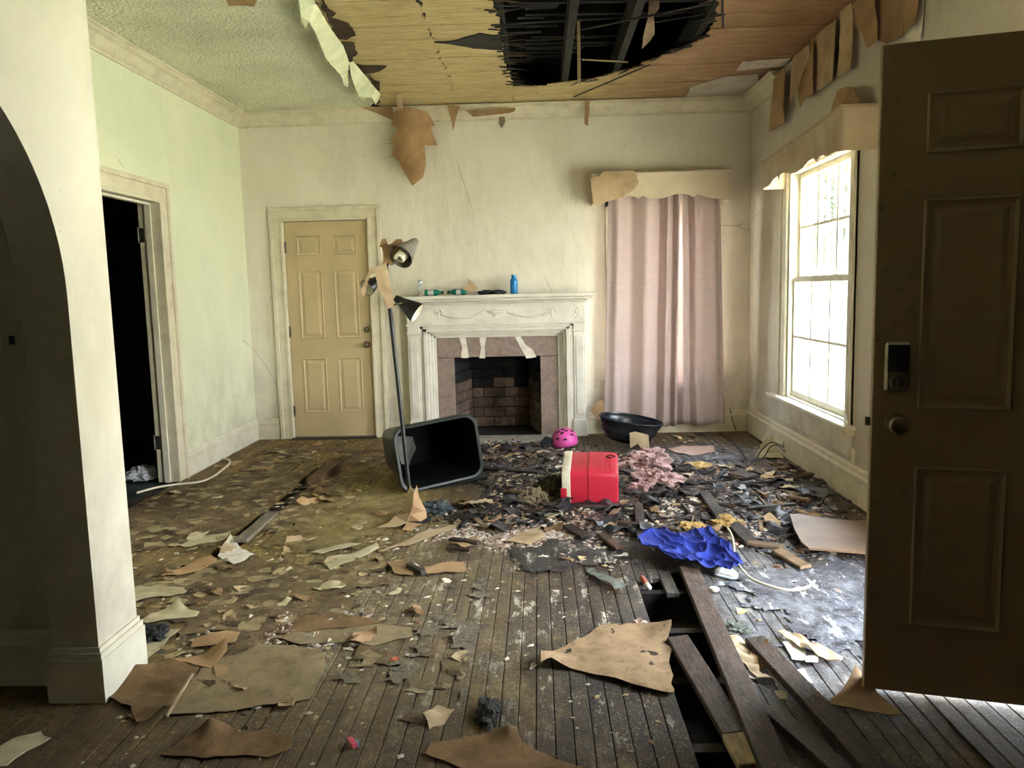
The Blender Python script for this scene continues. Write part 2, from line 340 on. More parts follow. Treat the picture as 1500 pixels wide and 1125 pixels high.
# ================================================================ the setting
T = .14
def box_struct(name, boxes, mat, label):
    mb = MB()
    for a, b in boxes: mb.box(a, b)
    return struct(name, mb, mat, label)
LD0, LD1, LDH = 4.85, 5.66, 2.04                     # doorway in the left wall
W0, W1, WZ0, WZ1 = 5.0, 6.24, .47, 2.19               # window in the right wall
E0, E1, EH = 2.31, 3.24, 2.06                         # front doorway in the right wall
BD0, BD1, BDH = -2.345, -1.535, 2.04                  # back door
FB0, FB1, FBH = -.79, .01, .74                        # firebox opening
CW0, CW1, CZ0, CZ1 = .72, 1.56, .5, 2.08              # window behind the curtains
box_struct('wall_left', [((XL-T, 2.75, 0), (XL, LD0, H+.03)), ((XL-T, LD1, 0), (XL, D+T, H+.03)), ((XL-T, LD0, LDH), (XL, LD1, H+.03))], M['wall_l'], 'plaster wall with green daylight tint in its paint and open dark doorway')
box_struct('wall_right', [((XR, YF-T, -.3), (XR+T, E0, H+.03)), ((XR, E0, EH), (XR+T, E1, H+.03)), ((XR, E1, -.3), (XR+T, W0, H+.03)), ((XR, W0, -.3), (XR+T, W1, WZ0)),
            ((XR, W0, WZ1), (XR+T, W1, H+.03)), ((XR, W1, -.3), (XR+T, D+T, H+.03))], M['wall_r'], 'stained cream wall with the sunlit sash window')
box_struct('wall_back', [((XL, D, -.3), (BD0, D+T, H+.03)), ((BD0, D, BDH), (BD1, D+T, H+.03)), ((BD0, D+.075, -.3), (BD1, D+T, BDH)), ((BD1, D, -.3), (FB0-.002, D+T, H+.03)), ((FB0-.002, D, FBH), (FB1+.002, D+T, H+.03)),
            ((FB1+.002, D, -.3), (CW0, D+T, H+.03)), ((CW0, D, -.3), (CW1, D+T, CZ0)), ((CW0, D, CZ1), (CW1, D+T, H+.03)), ((CW1, D, -.3), (XR, D+T, H+.03))], M['wall'], 'cracked cream wall behind the fireplace and beige door')
box_struct('wall_front', [((-5.2, YF-T, -.1), (XR+T, YF, H+.03))], M['wall'], 'plain cream wall behind the viewer')
# arched wall on the left and the hall behind it
AX1, AX0 = -1.5, -1.66
pts = [(YF, 0), (.995, 0), (.995, 1.35)]
pts += [(1.745-.75*math.cos(a), 1.35+.75*math.sin(a)) for a in [math.pi*k/40 for k in range(1, 40)]]
pts += [(2.495, 1.35), (2.495, 0), (2.75, 0), (2.75, H+.03), (YF, H+.03)]
mb = MB().prism(pts, AX1-AX0, Matrix(((0, 0, 1, AX0), (1, 0, 0, 0), (0, 1, 0, 0), (0, 0, 0, 1))))
struct('wall_arch', mb, M['wall'], 'cream wall with a rounded archway at the left edge')
box_struct('wall_hall', [((-5.2, 2.62, 0), (AX0, 2.75, H+.03)), ((-5.2, YF, 0), (-5.06, 2.62, H+.03))], M['wall'], 'dim wall seen through the archway')
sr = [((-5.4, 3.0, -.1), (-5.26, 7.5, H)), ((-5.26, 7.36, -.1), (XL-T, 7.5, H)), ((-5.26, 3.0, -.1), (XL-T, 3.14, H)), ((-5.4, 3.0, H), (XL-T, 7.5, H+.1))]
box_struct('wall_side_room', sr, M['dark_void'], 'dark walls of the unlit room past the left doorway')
box_struct('floor_side_room', [((-5.4, 3.0, -.12), (XL-T, 7.5, -.012))], simple('teal_lit_floor', (62, 84, 80), (38, 50, 48), 5, .5), 'side room floor with teal reflected light in its colour')  # teal reflection on this floor is painted into its base colour
# ---- floor: dirt base with single boards
mb = MB(); mb.box((-5.2, YF, -.3), (XR+T, D, -.16)); mb.box((-5.2, YF, -.16), (XR+T, 1.3, -.004)); mb.box((XR, E0, -.16), (XR+.3, E1, -.02)); mb.box((-5.2, 1.3, -.16), (XL, 2.75, -.004)); mb.box((XL-T, LD0, -.16), (XL, LD1, -.012))
floor = struct('floor', mb, M['subfloor'], 'worn strip wood floor strewn with dirt and rubble')
for k in range(15):
    y = 1.4+k*.41; struct('joist', MB().box((XL, y, -.16), (XR, y+.045, -.024)), M['black_wood'], parent=floor)
struct('subfloor_board', MB().box((-1.9, 3.8, -.06), (-1.55, 6.6, -.036)), M['black_wood'], parent=floor)
PW = .0575; NP = int(round((XR-XL)/PW)); fm = {}
G0, G1 = .43, .68                                    # boards missing in the right foreground
def plank_mesh(L, wd):
    key = (round(L, 2), round(wd, 4))
    if key not in fm:
        a, c, th = wd/2-.0011, .0022, .021
        pr = [(-a, -th), (a, -th), (a, -c), (a-c, 0), (-a+c, 0), (-a, -c)]
        mb = MB(); mb.add([(x, 0, z) for x, z in pr]+[(x, L, z) for x, z in pr], [tuple(range(6)), tuple(range(11, 5, -1))]+[(i, i+6, (i+1) % 6+6, (i+1) % 6) for i in range(6)])
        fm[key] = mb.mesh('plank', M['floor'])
    return fm[key]
for i in range(NP):
    wd = (XR-XL)/NP; cx = XL+wd*(i+.5); y = 1.3
    stops = []
    while y < D-.02:
        L = round(rnd.uniform(1.8, 4.2), 1); e = min(D-.005, y+L)
        if D-e < .5: e = D-.005
        stops.append((y, e)); y = e
    if G0 < cx < G1:
        g1 = 3.5 if cx < .5 else (3.58 if cx < .56 else (3.4 if cx < .62 else 3.66))
        stops = [(max(a, g1), b) for a, b in stops if b > g1+.05]
    if -1.755 < cx < -1.66: stops = [(1.3, 3.95), (6.42, D-.005)]
    for a, b in stops:
        o = bpy.data.objects.new('plank', plank_mesh(b-a-.002, wd)); COL.objects.link(o); o.parent = floor
        o.location = (cx, a, rnd.uniform(-.0025, .0008)); o.rotation_euler = (0, R(rnd.uniform(-.9, .9)), 0)
# ---- baseboards (two steps and a cap) and crown mouldings
def run(mb, prof, axis, a, b, pos, sgn, y0=None):
    # profile (offset from wall, z) extruded along an axis; pos = wall coordinate, sgn = direction into the room
    n = len(prof)
    def P(o_, z, s_): return (s_, pos+sgn*o_, z) if axis == 0 else (pos+sgn*o_, s_, z)
    mb.add([P(o_, z, a) for o_, z in prof]+[P(o_, z, b) for o_, z in prof], [tuple(range(n))[::-1], tuple(range(n, 2*n))]+[(i, (i+1) % n, (i+1) % n+n, i+n) for i in range(n)])
BASE = [(0, 0), (.022, 0), (.022, .135), (.028, .14), (.028, .155), (.016, .168), (.016, .185), (.006, .2), (0, .2)]
CROWN = [(0, H-.125), (.012, H-.125), (.012, H-.11), (.03, H-.09), (.06, H-.045), (.085, H-.03), (.085, H-.018), (.1, H-.012), (.1, H), (0, H)]
mb = MB(); run(mb, BASE, 1, 2.75, LD0-.15, XL, 1); run(mb, BASE, 1, LD1+.15, D, XL, 1); struct('baseboard_left', mb, M['trim'], 'cream baseboard along the left wall')
mb = MB(); run(mb, BASE, 0, XL, BD0-.12, D, -1); run(mb, BASE, 0, .44, XR, D, -1); struct('baseboard_back', mb, M['trim_old'], 'cream baseboard along the fireplace wall')
mb = MB(); run(mb, [(o_, z*1.15) for o_, z in BASE], 1, E1+.12, D, XR, -1); run(mb, BASE, 1, YF, E0-.12, XR, -1); struct('baseboard_right', mb, M['trim_old'], 'dirty cream baseboard under the sash window')
mb = MB()
for z0, z1, e in ((0, .15, .018), (.15, .172, .014), (.172, .19, .007)): mb.box((AX0-e, 2.495-e, z0), (AX1+e, 2.75+e, z1))
struct('baseboard_arch', mb, M['trim'], 'stepped base of the archway pier')
mb = MB(); run(mb, BASE, 0, -5, AX0, 2.62, -1); struct('baseboard_hall', mb, M['trim'], 'baseboard of the dim hall wall')
mb = MB(); run(mb, CROWN, 1, 2.75, D, XL, 1); struct('trim_1', mb, M['trim_old'], 'cream crown moulding along the left wall')
mb = MB(); run(mb, CROWN, 0, XL, XR, D, -1); struct('trim_2', mb, M['trim_old'], 'cream crown moulding along the back wall')
mb = MB(); run(mb, CROWN, 1, YF, 3.9, XR, -1); run(mb, CROWN, 1, 6.45, D, XR, -1); struct('trim_3', mb, M['trim_old'], 'cream crown moulding above the sash window')
# ---- ceiling: textured plaster with a torn edge, painted remnants, bare sheathing boards and the hole
tear = [(-1.27, 4.25), (-1.29, 4.63), (-1.34, 5.0), (-1.37, 5.36), (-1.33, 5.7), (-1.39, 6.2), (-1.37, 6.7), (-1.38, 7.05), (-1.5, D)]
poly = [(-5.2, YF), (XR, YF), (XR, 4.25)]+tear+[(-5.2, D)]
mb = MB().prism(ragged(poly[:2]+poly[2:], .06, .012, 2.0), .016, None, H); ceil = struct('ceiling', mb, M['popcorn'], 'textured ceiling torn open over bare boards and a hole')
c1 = [fl(x, y, H) for x, y in ((1000, 150), (1012, 128), (1062, 113), (1110, 109), (1112, 137))]
struct('plaster_remnant', MB().prism(ragged([(p.x, min(p.y, D-.01)) for p in c1], .05, .01, 5), .007, None, H+.0005), simple('ceiling_paint_grey', (206, 198, 184), (178, 166, 150), 4, .8), parent=ceil)
c2 = [fl(x, y, H) for x, y in ((1078, 104), (1088, 91), (1158, 86), (1154, 97))]
struct('plaster_remnant', MB().prism(ragged([(min(p.x, XR), p.y) for p in c2], .05, .01, 6), .007, None, H+.0005), M['plaster_white'], parent=ceil)
def ip(tab, y):
    if y <= tab[0][0]: return tab[0][1]
    for (a, u), (b, v) in zip(tab, tab[1:]):
        if y <= b: return u+(v-u)*(y-a)/(b-a)
    return tab[-1][1]
HL = [(4.0, -.2), (4.75, -.23), (5.2, -.225), (5.45, -.22), (5.8, -.215), (6.3, -.2), (6.62, -.17), (6.74, -.16)]
HR = [(4.0, 1.05), (4.87, 1.08), (5.3, 1.16), (5.64, 1.15), (5.95, .98), (6.25, .80), (6.5, .56), (6.62, .4), (6.74, .1)]
rows = [4.2, 4.72, 5.16, 5.42, 5.86, 6.24, 6.56, 6.76, 7.02, D-.005]
def board(x0f, x1f, ya, yb, dz):
    n = 14; g = .004; sd = rnd.uniform(0, 50)
    lft = [(x0f(ya+(yb-ya)*k/n), ya+g+(yb-ya-2*g)*k/n) for k in range(n+1)]; rgt = [(x1f(ya+(yb-ya)*k/n), ya+g+(yb-ya-2*g)*k/n) for k in range(n+1)]
    edge = lambda p, q, s_: [(p[0]+(q[0]-p[0])*k/24, p[1]+s_*.011*max(0, nz((k*.12, sd, s_), 3)+nz((k*.3, sd, s_), 3)*.6)) for k in range(1, 24)]
    lft = [(x+.035*nz((x, y, 1), 16)+.02*nz((x, y, 4), 40), y) for x, y in lft]; rgt = [(x+.035*nz((x, y, 2), 16)+.02*nz((x, y, 5), 40) if x < XR-.01 else x, y) for x, y in rgt]
    struct('sheathing_board', MB().prism(lft+edge(lft[-1], rgt[-1], -1)+rgt[::-1]+edge(rgt[0], lft[0], 1), .012, None, H+.008+dz), M['sheath'], parent=ceil)
for ya, yb in zip(rows, rows[1:]):
    le = lambda y: ip([(b, a) for a, b in tear], y)+.05+.07*abs(nz((0, y, 0), 5))
    if yb <= 6.75+.02:
        cx0, cx1 = fl(622, 30, H), fl(668, 142, H); ck = lambda y: cx0.x+(cx1.x-cx0.x)*(y-cx0.y)/(cx1.y-cx0.y)
        board(le, lambda y: ck(y)-.004, ya, yb, rnd.uniform(0, .006)); board(lambda y: ck(y)+.004, lambda y: ip(HL, y), ya, yb, rnd.uniform(0, .006)); board(lambda y: ip(HR, y), lambda y: XR, ya, yb, rnd.uniform(0, .006))
    else:
        xm = rnd.uniform(-.6, .9)
        board(le, lambda y: xm, ya, yb, rnd.uniform(0, .004)); board(lambda y: xm+.004, lambda y: XR, ya, yb, rnd.uniform(0, .004))
M['torn_ply'] = simple('torn_dark_ply', (92, 70, 46), (40, 29, 19), 9, .9, .9, 30, .012, vec=(.6, 6, 1), lo=.38, hi=.6)
for i, px in enumerate(([(478, 22), (497, 30), (512, 36), (521, 52), (508, 58), (494, 56)], [(500, 62), (517, 62), (524, 78), (514, 90), (505, 76)], [(516, 92), (530, 96), (566, 97), (556, 104), (538, 108), (524, 104)], [(470, -10), (480, 12), (492, 20), (484, 28), (470, 10)], [(636, 62), (664, 60), (700, 49), (733, 53), (737, 74), (700, 71), (668, 66)], [(540, 110), (556, 122), (556, 134), (546, 128)])):
    P = [fl(x, y, H+.004) for x, y in px]; struct('torn_ply', MB().prism(ragged([(p.x, p.y) for p in P], .03, .02, i*3.1), .006, None, H+.0015), M['torn_ply'] if i != 4 else M['char'], parent=ceil)
for k in range(70):                                   # charred fringe around the hole
    y = rnd.uniform(4.4, 6.72); lf = rnd.random() < .45; x = ip(HL, y) if lf else ip(HR, y); L = rnd.uniform(.05, .22); q = Matrix.Translation((x+rnd.uniform(-.02, .02), y, H+rnd.uniform(-.004, .02))) @ Matrix.Rotation(R(rnd.uniform(-22, 22)+(0 if lf else 150)), 4, 'Z') @ Matrix.Rotation(R(rnd.uniform(-6, 10)), 4, 'Y')
    struct('torn_fibre', MB().prism([(-.04, -.012), (-.04, .014), (L*.6, .008), (L, 0), (L*.5, -.008)], .004, q), M['char'] if rnd.random() < .75 else M['torn_ply'], parent=ceil)
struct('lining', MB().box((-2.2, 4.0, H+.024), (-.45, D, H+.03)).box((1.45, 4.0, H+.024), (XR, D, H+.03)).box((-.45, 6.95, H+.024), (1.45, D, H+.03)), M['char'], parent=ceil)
# attic above the hole: joists, charred lath, roof deck with a torn corner
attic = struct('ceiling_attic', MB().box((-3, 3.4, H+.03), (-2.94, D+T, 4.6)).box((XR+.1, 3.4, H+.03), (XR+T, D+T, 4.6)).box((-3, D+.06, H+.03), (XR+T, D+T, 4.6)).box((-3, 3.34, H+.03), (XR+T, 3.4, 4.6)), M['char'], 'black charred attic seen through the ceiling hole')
SK = fl(980, 4, 4.3)                                  # where daylight shows through the roof
for k in range(22):
    x0 = -3+k*.235; x1 = x0+.228
    segs = [(3.34, D+T)]
    if x0-.02 < SK.x < x1+.02: segs = [(3.34, SK.y-.11), (SK.y+.05, D+T)]
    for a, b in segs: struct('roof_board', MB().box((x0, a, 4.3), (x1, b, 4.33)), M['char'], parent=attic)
mb = MB()
for a, b_ in (((-3, 3.3, 4.331), (SK.x-.12, D+T, 4.35)), ((SK.x+.12, 3.3, 4.331), (XR+T, D+T, 4.35)), ((SK.x-.12, 3.3, 4.331), (SK.x+.12, SK.y-.11, 4.35)), ((SK.x-.12, SK.y+.05, 4.331), (SK.x+.12, D+T, 4.35))): mb.box(a, b_)
mb.box((-5.4, -1.6, H+.1), (-3, D+T+.1, H+.16)); mb.box((-5.4, -1.6, H+.1), (XR+T, 3.34, H+.16)); struct('roofing', mb, M['roofing'], parent=attic)
for px, w_ in ((731, .05), (838, .05), (928, .05), (1034, .05), (620, .05), (1130, .05)):
    x = fl(px, 30, H+.05).x; struct('attic_joist', MB().box((x-w_/2, 3.4, H+.03), (x+w_/2, D+.05, H+.2)), M['joist'], parent=attic)
for k in range(26):
    y = 4.5+k*.088; x0 = ip(HL, y)-.05+rnd.uniform(0, .25); x1 = ip(HR, y)+.05-rnd.uniform(0, .3)
    if rnd.random() < .45 and y < 6.1: x1 = x0+rnd.uniform(.15, .4)
    if x1-x0 < .1: continue
    z = H+.2+rnd.uniform(0, .03); q = Matrix.Translation((x0, y, z)) @ Matrix.Rotation(R(rnd.uniform(-3, 3)), 4, 'Z') @ Matrix.Rotation(R(rnd.uniform(-1.5, 1.5)), 4, 'Y')
    struct('charred_lath', MB().box((0, 0, 0), (x1-x0, .04, .008), q), M['char'], parent=attic)
# ---- door and window casings
def casing(name, axis, pos, sgn, a0, a1, h, w_, label, mat, jd=.14, jm=None):
    mb = MB()
    def bx(a, b, z0, z1, o0, o1):
        lo, hi = sorted((pos+sgn*o0, pos+sgn*o1))
        mb.bbox((a, lo, z0), (b, hi, z1), .003) if axis == 0 else mb.bbox((lo, a, z0), (hi, b, z1), .003)
    for a, b in ((a0-w_, a0), (a1, a1+w_)):
        bx(a, b, 0, h, -.001, .02); e = b-.03 if a < a0-.001 else a; 
    bx(a0-w_, a1+w_, h, h+w_, -.001, .02)
    bx(a0-w_-.004, a0-w_+.03, 0, h+w_, -.001, .034); bx(a1+w_-.03, a1+w_+.004, 0, h+w_, -.001, .034); bx(a0-w_-.004, a1+w_+.004, h+w_-.03, h+w_+.004, -.001, .036)
    bx(a0-.012, a0+.015, 0, h, -jd, .026); bx(a1-.015, a1+.012, 0, h, -jd, .026); bx(a0-.012, a1+.012, h-.015, h+.012, -jd, .026)
    return struct(name, mb, mat, label)
c = casing('trim_4', 1, XL, 1, LD0, LD1, LDH, .125, 'worn cream casing around the dark left doorway', M['trim_old'])
for z in (1.80, .3):
    struct('hinge', MB().box((XL-T+.0, LD1-.022, z-.05), (XL-T+.035, LD1-.0145, z+.05)).lathe([(0, -.055), (.007, -.055), (.007, .055), (0, .055)], 10, Matrix.Translation((XL-T-.004, LD1-.024, z))), M['steel'], parent=c)
struct('door_stop', MB().box((XL-.085, LD1-.03, 0), (XL-.045, LD1-.0145, LDH-.015)).box((XL-.085, LD0+.0145, 0), (XL-.045, LD0+.03, LDH-.015)).box((XL-.085, LD0+.0145, LDH-.03), (XL-.045, LD1-.0145, LDH-.0145)), M['trim'], parent=c)
casing('trim_5', 0, D, -1, BD0, BD1, BDH, .105, 'cream casing around the beige panel door', M['trim_old'], .07)
casing('trim_6', 1, XR, -1, E0, E1, EH, .09, 'casing of the open front doorway', M['trim_old'])
# ================================================================ doors
def panel_door(root, w_, h, th, mat, faces=(-1,)):
    mb = MB(); mb.bbox((0, 0, 0), (w_, th, h), .003); slab = mb.build('slab', mat, root, local=True)
    st = .115*w_/.81; pw = (w_-3*st)/2
    for r0, r1 in ((.23, .75), (.93, 1.57), (1.70, 1.88)):
        for c0 in (st, 2*st+pw):
            for fc in faces:
                y0 = 0 if fc < 0 else th; mb = MB()
                def ring(i0, d0, i1, d1):
                    a = [(c0+i0, r0+i0), (c0+pw-i0, r0+i0), (c0+pw-i0, r1-i0), (c0+i0, r1-i0)]; b = [(c0+i1, r0+i1), (c0+pw-i1, r0+i1), (c0+pw-i1, r1-i1), (c0+i1, r1-i1)]
                    vs = [(x, y0+fc*d0, z) for x, z in a]+[(x, y0+fc*d1, z) for x, z in b]
                    mb.add(vs, [(k, (k+1) % 4, (k+1) % 4+4, k+4) if fc < 0 else (k+4, (k+1) % 4+4, (k+1) % 4, k) for k in range(4)])
                ring(0, -.001, .006, .008); ring(.006, .008, .016, .0015); ring(.016, .0015, .03, .0015); ring(.03, .0015, .048, .0065)
                i = .048; q = [(c0+i, r0+i), (c0+pw-i, r0+i), (c0+pw-i, r1-i), (c0+i, r1-i)]
                mb.add([(x, y0+fc*.0065, z) for x, z in q], [(0, 1, 2, 3) if fc < 0 else (3, 2, 1, 0)])
                mb.build('panel', mat, root, local=True)
    return slab
def knob(mb, org, ax, s=1.0):
    q = axis_mat(org, ax)
    mb.lathe([(0, 0), (.033*s, 0), (.033*s, .004), (.027*s, .01), (.013*s, .014), (.012*s, .03), (.02*s, .037), (.028*s, .048), (.028*s, .058), (.02*s, .066), (.0, .068)], 28, q)
bd = thing('door_1', 'beige six panel door shut in the back wall', 'door', (BD0+.017, D+.016, .012), kind='structure')
panel_door(bd, .776, 2.01, .045, M['beige_door'])
kp = bk(537, 505, D); dp = bk(537, 483, D)
mb = MB(); knob(mb, Vector((kp.x-BD0-.017, 0, kp.z-.012)), (0, -1, 0)); mb.build('knob', M['metal'], bd, True, True)
MB().lathe([(0, 0), (.028, 0), (.028, .008), (.022, .016), (.012, .018), (.012, .026), (0, .026)], 24, axis_mat(Vector((dp.x-BD0-.017, 0, dp.z-.012)), (0, -1, 0))).build('deadbolt', M['metal'], bd, 40, True)
for z in (.25, 1.0, 1.78): MB().box((-.002, -.012, z-.05), (.012, -.0005, z+.05)).lathe([(0, -.052), (.006, -.052), (.006, .052), (0, .052)], 8, Matrix.Translation((-.001, -.012, z))).build('hinge', M['steel'], bd, False, True)
MB().box((-.01, -.09, -.011), (.79, .03, .001)).build('threshold', M['black_wood'], bd, False, True)
fd = thing('door_2', 'dark taupe panel front door standing open at right edge', 'door', (1.925, 2.315, .022), (0, 0, math.atan2(.26, -.966)), kind='structure')
panel_door(fd, .9, 2.03, .044, M['brown_door'], (1, -1))
mb = MB(); knob(mb, Vector((.83, .044, .885)), (0, 1, 0)); knob(mb, Vector((.83, 0, .885)), (0, -1, 0)); mb.build('knob', M['metal'], fd, True, True)
lk = MB().bbox((.795, .044, .985), (.868, .064, 1.14), .008).build('keypad_lock', M['metal'], fd, False, True)
MB().bbox((.8, .062, 1.05), (.862, .067, 1.132), .002).build('screen', M['screen'], lk, False, True)
MB().lathe([(0, 0), (.024, 0), (.024, .01), (.02, .018), (0, .018)], 24, axis_mat(Vector((.831, .063, 1.017)), (0, 1, 0))).box((-.005, -.018, .018), (.005, .018, .03), axis_mat(Vector((.831, .063, 1.017)), (0, 1, 0))).build('thumb_turn', M['steel'], lk, 40, True)
MB().bbox((.899, .012, .872), (.916, .03, .9), .002).build('latch', M['steel'], fd, False, True)
# ================================================================ windows
def sash(name, parent, o, u, n, a0, a1, z0, z1, th, cols=3, rws=2, rail=.045):
    # o: origin on the wall plane, u: along the wall, n: outward; the sash frame with its bars and panes
    def bx(mb, p0, p1, q0, q1, t0, t1):
        P = lambda a, t, z: o+u*a+n*t+Vector((0, 0, z))
        mb.add([P(p0, t0, q0), P(p1, t0, q0), P(p1, t1, q0), P(p0, t1, q0), P(p0, t0, q1), P(p1, t0, q1), P(p1, t1, q1), P(p0, t1, q1)], [(0,3,2,1),(4,5,6,7),(0,1,5,4),(1,2,6,5),(2,3,7,6),(3,0,4,7)])
    mb = MB(); bx(mb, a0, a0+rail, z0, z1, 0, th); bx(mb, a1-rail, a1, z0, z1, 0, th); bx(mb, a0+rail, a1-rail, z0, z0+rail, 0, th); bx(mb, a0+rail, a1-rail, z1-rail*.8, z1, 0, th)
    s_ = mb.build(name, M['trim'], parent); i0, i1, j0, j1 = a0+rail, a1-rail, z0+rail, z1-rail*.8
    for k in range(1, cols): mb = MB(); a = i0+(i1-i0)*k/cols; bx(mb, a-.013, a+.013, j0, j1, .002, th-.002); mb.build('muntin', M['trim'], s_)
    for k in range(1, rws): mb = MB(); z = j0+(j1-j0)*k/rws; bx(mb, i0, i1, z-.01, z+.01, .004, th-.004); mb.build('muntin', M['trim'], s_)
    for k in range(cols):
        for r in range(rws):
            mb = MB(); bx(mb, i0+(i1-i0)*k/cols+.011, i0+(i1-i0)*(k+1)/cols-.011, j0+(j1-j0)*r/rws+.011, j0+(j1-j0)*(r+1)/rws-.011, th*.45, th*.45+.003); mb.build('pane', M['glass'], s_)
    return s_
EY, EX, EZ = Vector((0, 1, 0)), Vector((1, 0, 0)), Vector((0, 0, 1))
w1 = thing('window_1', 'bright double hung window with small panes and peeling frame', 'window', (XR, (W0+W1)/2, WZ0), kind='structure')
mb = MB()
for a, b in ((W0-.1, W0), (W1, W1+.13)): mb.bbox((XR-.02, a, WZ0), (XR+.001, b, WZ1+.1), .003)
mb.bbox((XR-.02, W0-.1, WZ1), (XR+.001, W1+.13, WZ1+.11), .003); mb.bbox((XR-.032, W0-.1, WZ0), (XR, W0-.075, WZ1+.1), .004); mb.bbox((XR-.032, W1+.105, WZ0), (XR, W1+.13, WZ1+.1), .004)
mb.build('casing', M['trim'], w1)
mb = MB(); mb.box((XR, W0, WZ0), (XR+T+.04, W0+.02, WZ1)); mb.box((XR, W1-.02, WZ0), (XR+T+.04, W1, WZ1)); mb.box((XR, W0, WZ1-.02), (XR+T+.04, W1, WZ1)); mb.box((XR, W0, WZ0-.01), (XR+T+.06, W1, WZ0+.012))
mb.box((XR+.0, W0+.02, WZ0), (XR+.03, W0+.035, WZ1)); mb.box((XR+.0, W1-.035, WZ0), (XR+.03, W1-.02, WZ1)); mb.build('jamb', M['trim'], w1)
mb = MB(); mb.bbox((XR-.075, W0-.14, WZ0-.03), (XR+.03, W1+.3, WZ0), .006); mb.build('sill', M['trim'], w1)
mb = MB(); mb.bbox((XR-.055, W0-.13, WZ0-.07), (XR-.0, W0-.05, WZ0-.03), .006); mb.build('bracket', M['trim_old'], w1)
mb = MB(); mb.bbox((XR-.02, W0-.1, WZ0-.2), (XR, W1+.1, WZ0-.03), .004); mb.build('apron', M['wall'], w1)
sash('lower_sash', w1, Vector((XR+.032, 0, 0)), EY, EX, W0+.022, W1-.022, WZ0+.013, 1.395, .034)
sash('upper_sash', w1, Vector((XR+.07, 0, 0)), EY, EX, W0+.022, W1-.022, 1.36, WZ1-.022, .034)
sash('storm_sash', w1, Vector((XR+.135, 0, 0)), EY, EX, W0+.022, W1-.022, WZ0+.013, WZ1-.022, .018, 3, 4, .03)
w2 = thing('window_2', 'sash window hidden behind the mauve curtains', 'window', ((CW0+CW1)/2, D, CZ0), kind='structure')
mb = MB(); mb.box((CW0-.09, D-.02, CZ0-.03), (CW0, D+.001, CZ1+.09)); mb.box((CW1, D-.02, CZ0-.03), (CW1+.09, D+.001, CZ1+.09)); mb.box((CW0-.09, D-.02, CZ1), (CW1+.09, D+.001, CZ1+.09)); mb.box((CW0-.12, D-.05, CZ0-.03), (CW1+.12, D+.02, CZ0)); mb.build('casing', M['trim'], w2)
sash('lower_sash', w2, Vector((0, D+.03, 0)), EX, EY, CW0, CW1, CZ0, 1.31, .03); sash('upper_sash', w2, Vector((0, D+.065, 0)), EX, EY, CW0, CW1, 1.28, CZ1, .03)
# ================================================================ window dressing
M['valance'] = simple('valance_fabric_board', (218, 202, 176), (204, 186, 158), 4, .85, .2, 80, .002)
M['valance_r'] = simple('valance_stained', (206, 190, 164), (172, 150, 120), 3.5, .85, .3, 50, .003, lo=.35, hi=.7)
va = thing('window_valance', 'cream scalloped valance box above the mauve curtains', 'valance', (1.1, D-.18, 2.08))
pv = [(868, 258), (1070, 250), (1070, 292), (1044, 291), (1034, 288), (1023, 284), (1016, 289), (1007, 284.5), (998, 283.5), (988, 285), (972, 290), (956, 291), (948, 289), (941, 287), (935, 291), (929, 288), (920, 287), (908, 290), (890, 294), (868, 300)]
P = [bk(x, y, D-.18) for x, y in pv]; XZ = Matrix(((1, 0, 0, 0), (0, 0, 1, 0), (0, 1, 0, 0), (0, 0, 0, 1)))
q = XZ.copy(); q.translation = (0, D-.18, 0); x0, x1 = min(p.x for p in P), max(p.x for p in P)
MB().prism([(p.x, p.z) for p in P], .014, q).build('front_board', M['valance'], va)
MB().bbox((x0-.005, D-.195, 2.335), (x1+.008, D, 2.352), .004).build('top_board', M['valance'], va)
for a in (x0, x1-.014): MB().box((a, D-.166, 2.09), (a+.014, D, 2.336)).build('end_board', M['valance'], va)
vr = thing('window_valance', 'stained scalloped valance box over the bright sash window', 'valance', (XR-.1, 5.45, 2.07))
pv = [(1116, 240), (1233, 157), (1233, 221), (1222, 222), (1212, 229), (1206, 227), (1200, 229), (1196, 237), (1191, 232), (1184, 236), (1176, 246), (1166, 253), (1157, 254), (1147, 253), (1143, 256), (1141, 264), (1139, 258), (1133, 263), (1127, 271), (1117, 277)]
P = [rw(x, y, XR-.2) for x, y in pv]; q = Matrix(((0, 0, 1, XR-.2), (1, 0, 0, 0), (0, 1, 0, 0), (0, 0, 0, 1)))
MB().prism([(p.y, p.z) for p in P], .014, q).build('front_board', M['valance_r'], vr); y0, y1 = min(p.y for p in P), max(p.y for p in P)
zA, zB = P[1].z, P[0].z
MB().add([(x, y, z+dz) for dz in (-.004, .012) for x, y, z in ((XR-.212, y0-.006, zA), (XR, y0-.006, zA), (XR, y1+.004, zB), (XR-.212, y1+.004, zB))], [(0, 3, 2, 1), (4, 5, 6, 7), (0, 1, 5, 4), (1, 2, 6, 5), (2, 3, 7, 6), (3, 0, 4, 7)]).build('top_board', M['valance_r'], vr)
MB().box((XR-.186, y0, 2.09), (XR-.001, y0+.014, 2.326)).build('end_board', M['valance'], vr); MB().box((XR-.186, y1-.014, 2.07), (XR-.001, y1, zB-.004)).build('end_board', M['valance_r'], vr)
rod = MB().tube([(.6, D-.11, 2.2), (1.66, D-.11, 2.2)], .008, 8).build('curtain_rod', M['steel'], None, True); tag(rod, 'thin curtain rod behind the scalloped valance of the mauve curtains', 'curtain rod')
t = NT('mauve_curtain')
th1 = t.noise(14, 5, .7, t.scale(.6, .6, 12)); th2 = t.noise(60, 3, .6, t.scale(.25, .25, 3))
col = t.mix(t.rng(th1, .35, .7), lin((200, 182, 176)), lin((186, 166, 160))); col = t.mix(t.rng(th2, .5, .7, 0, .25), col, lin((214, 198, 192)))
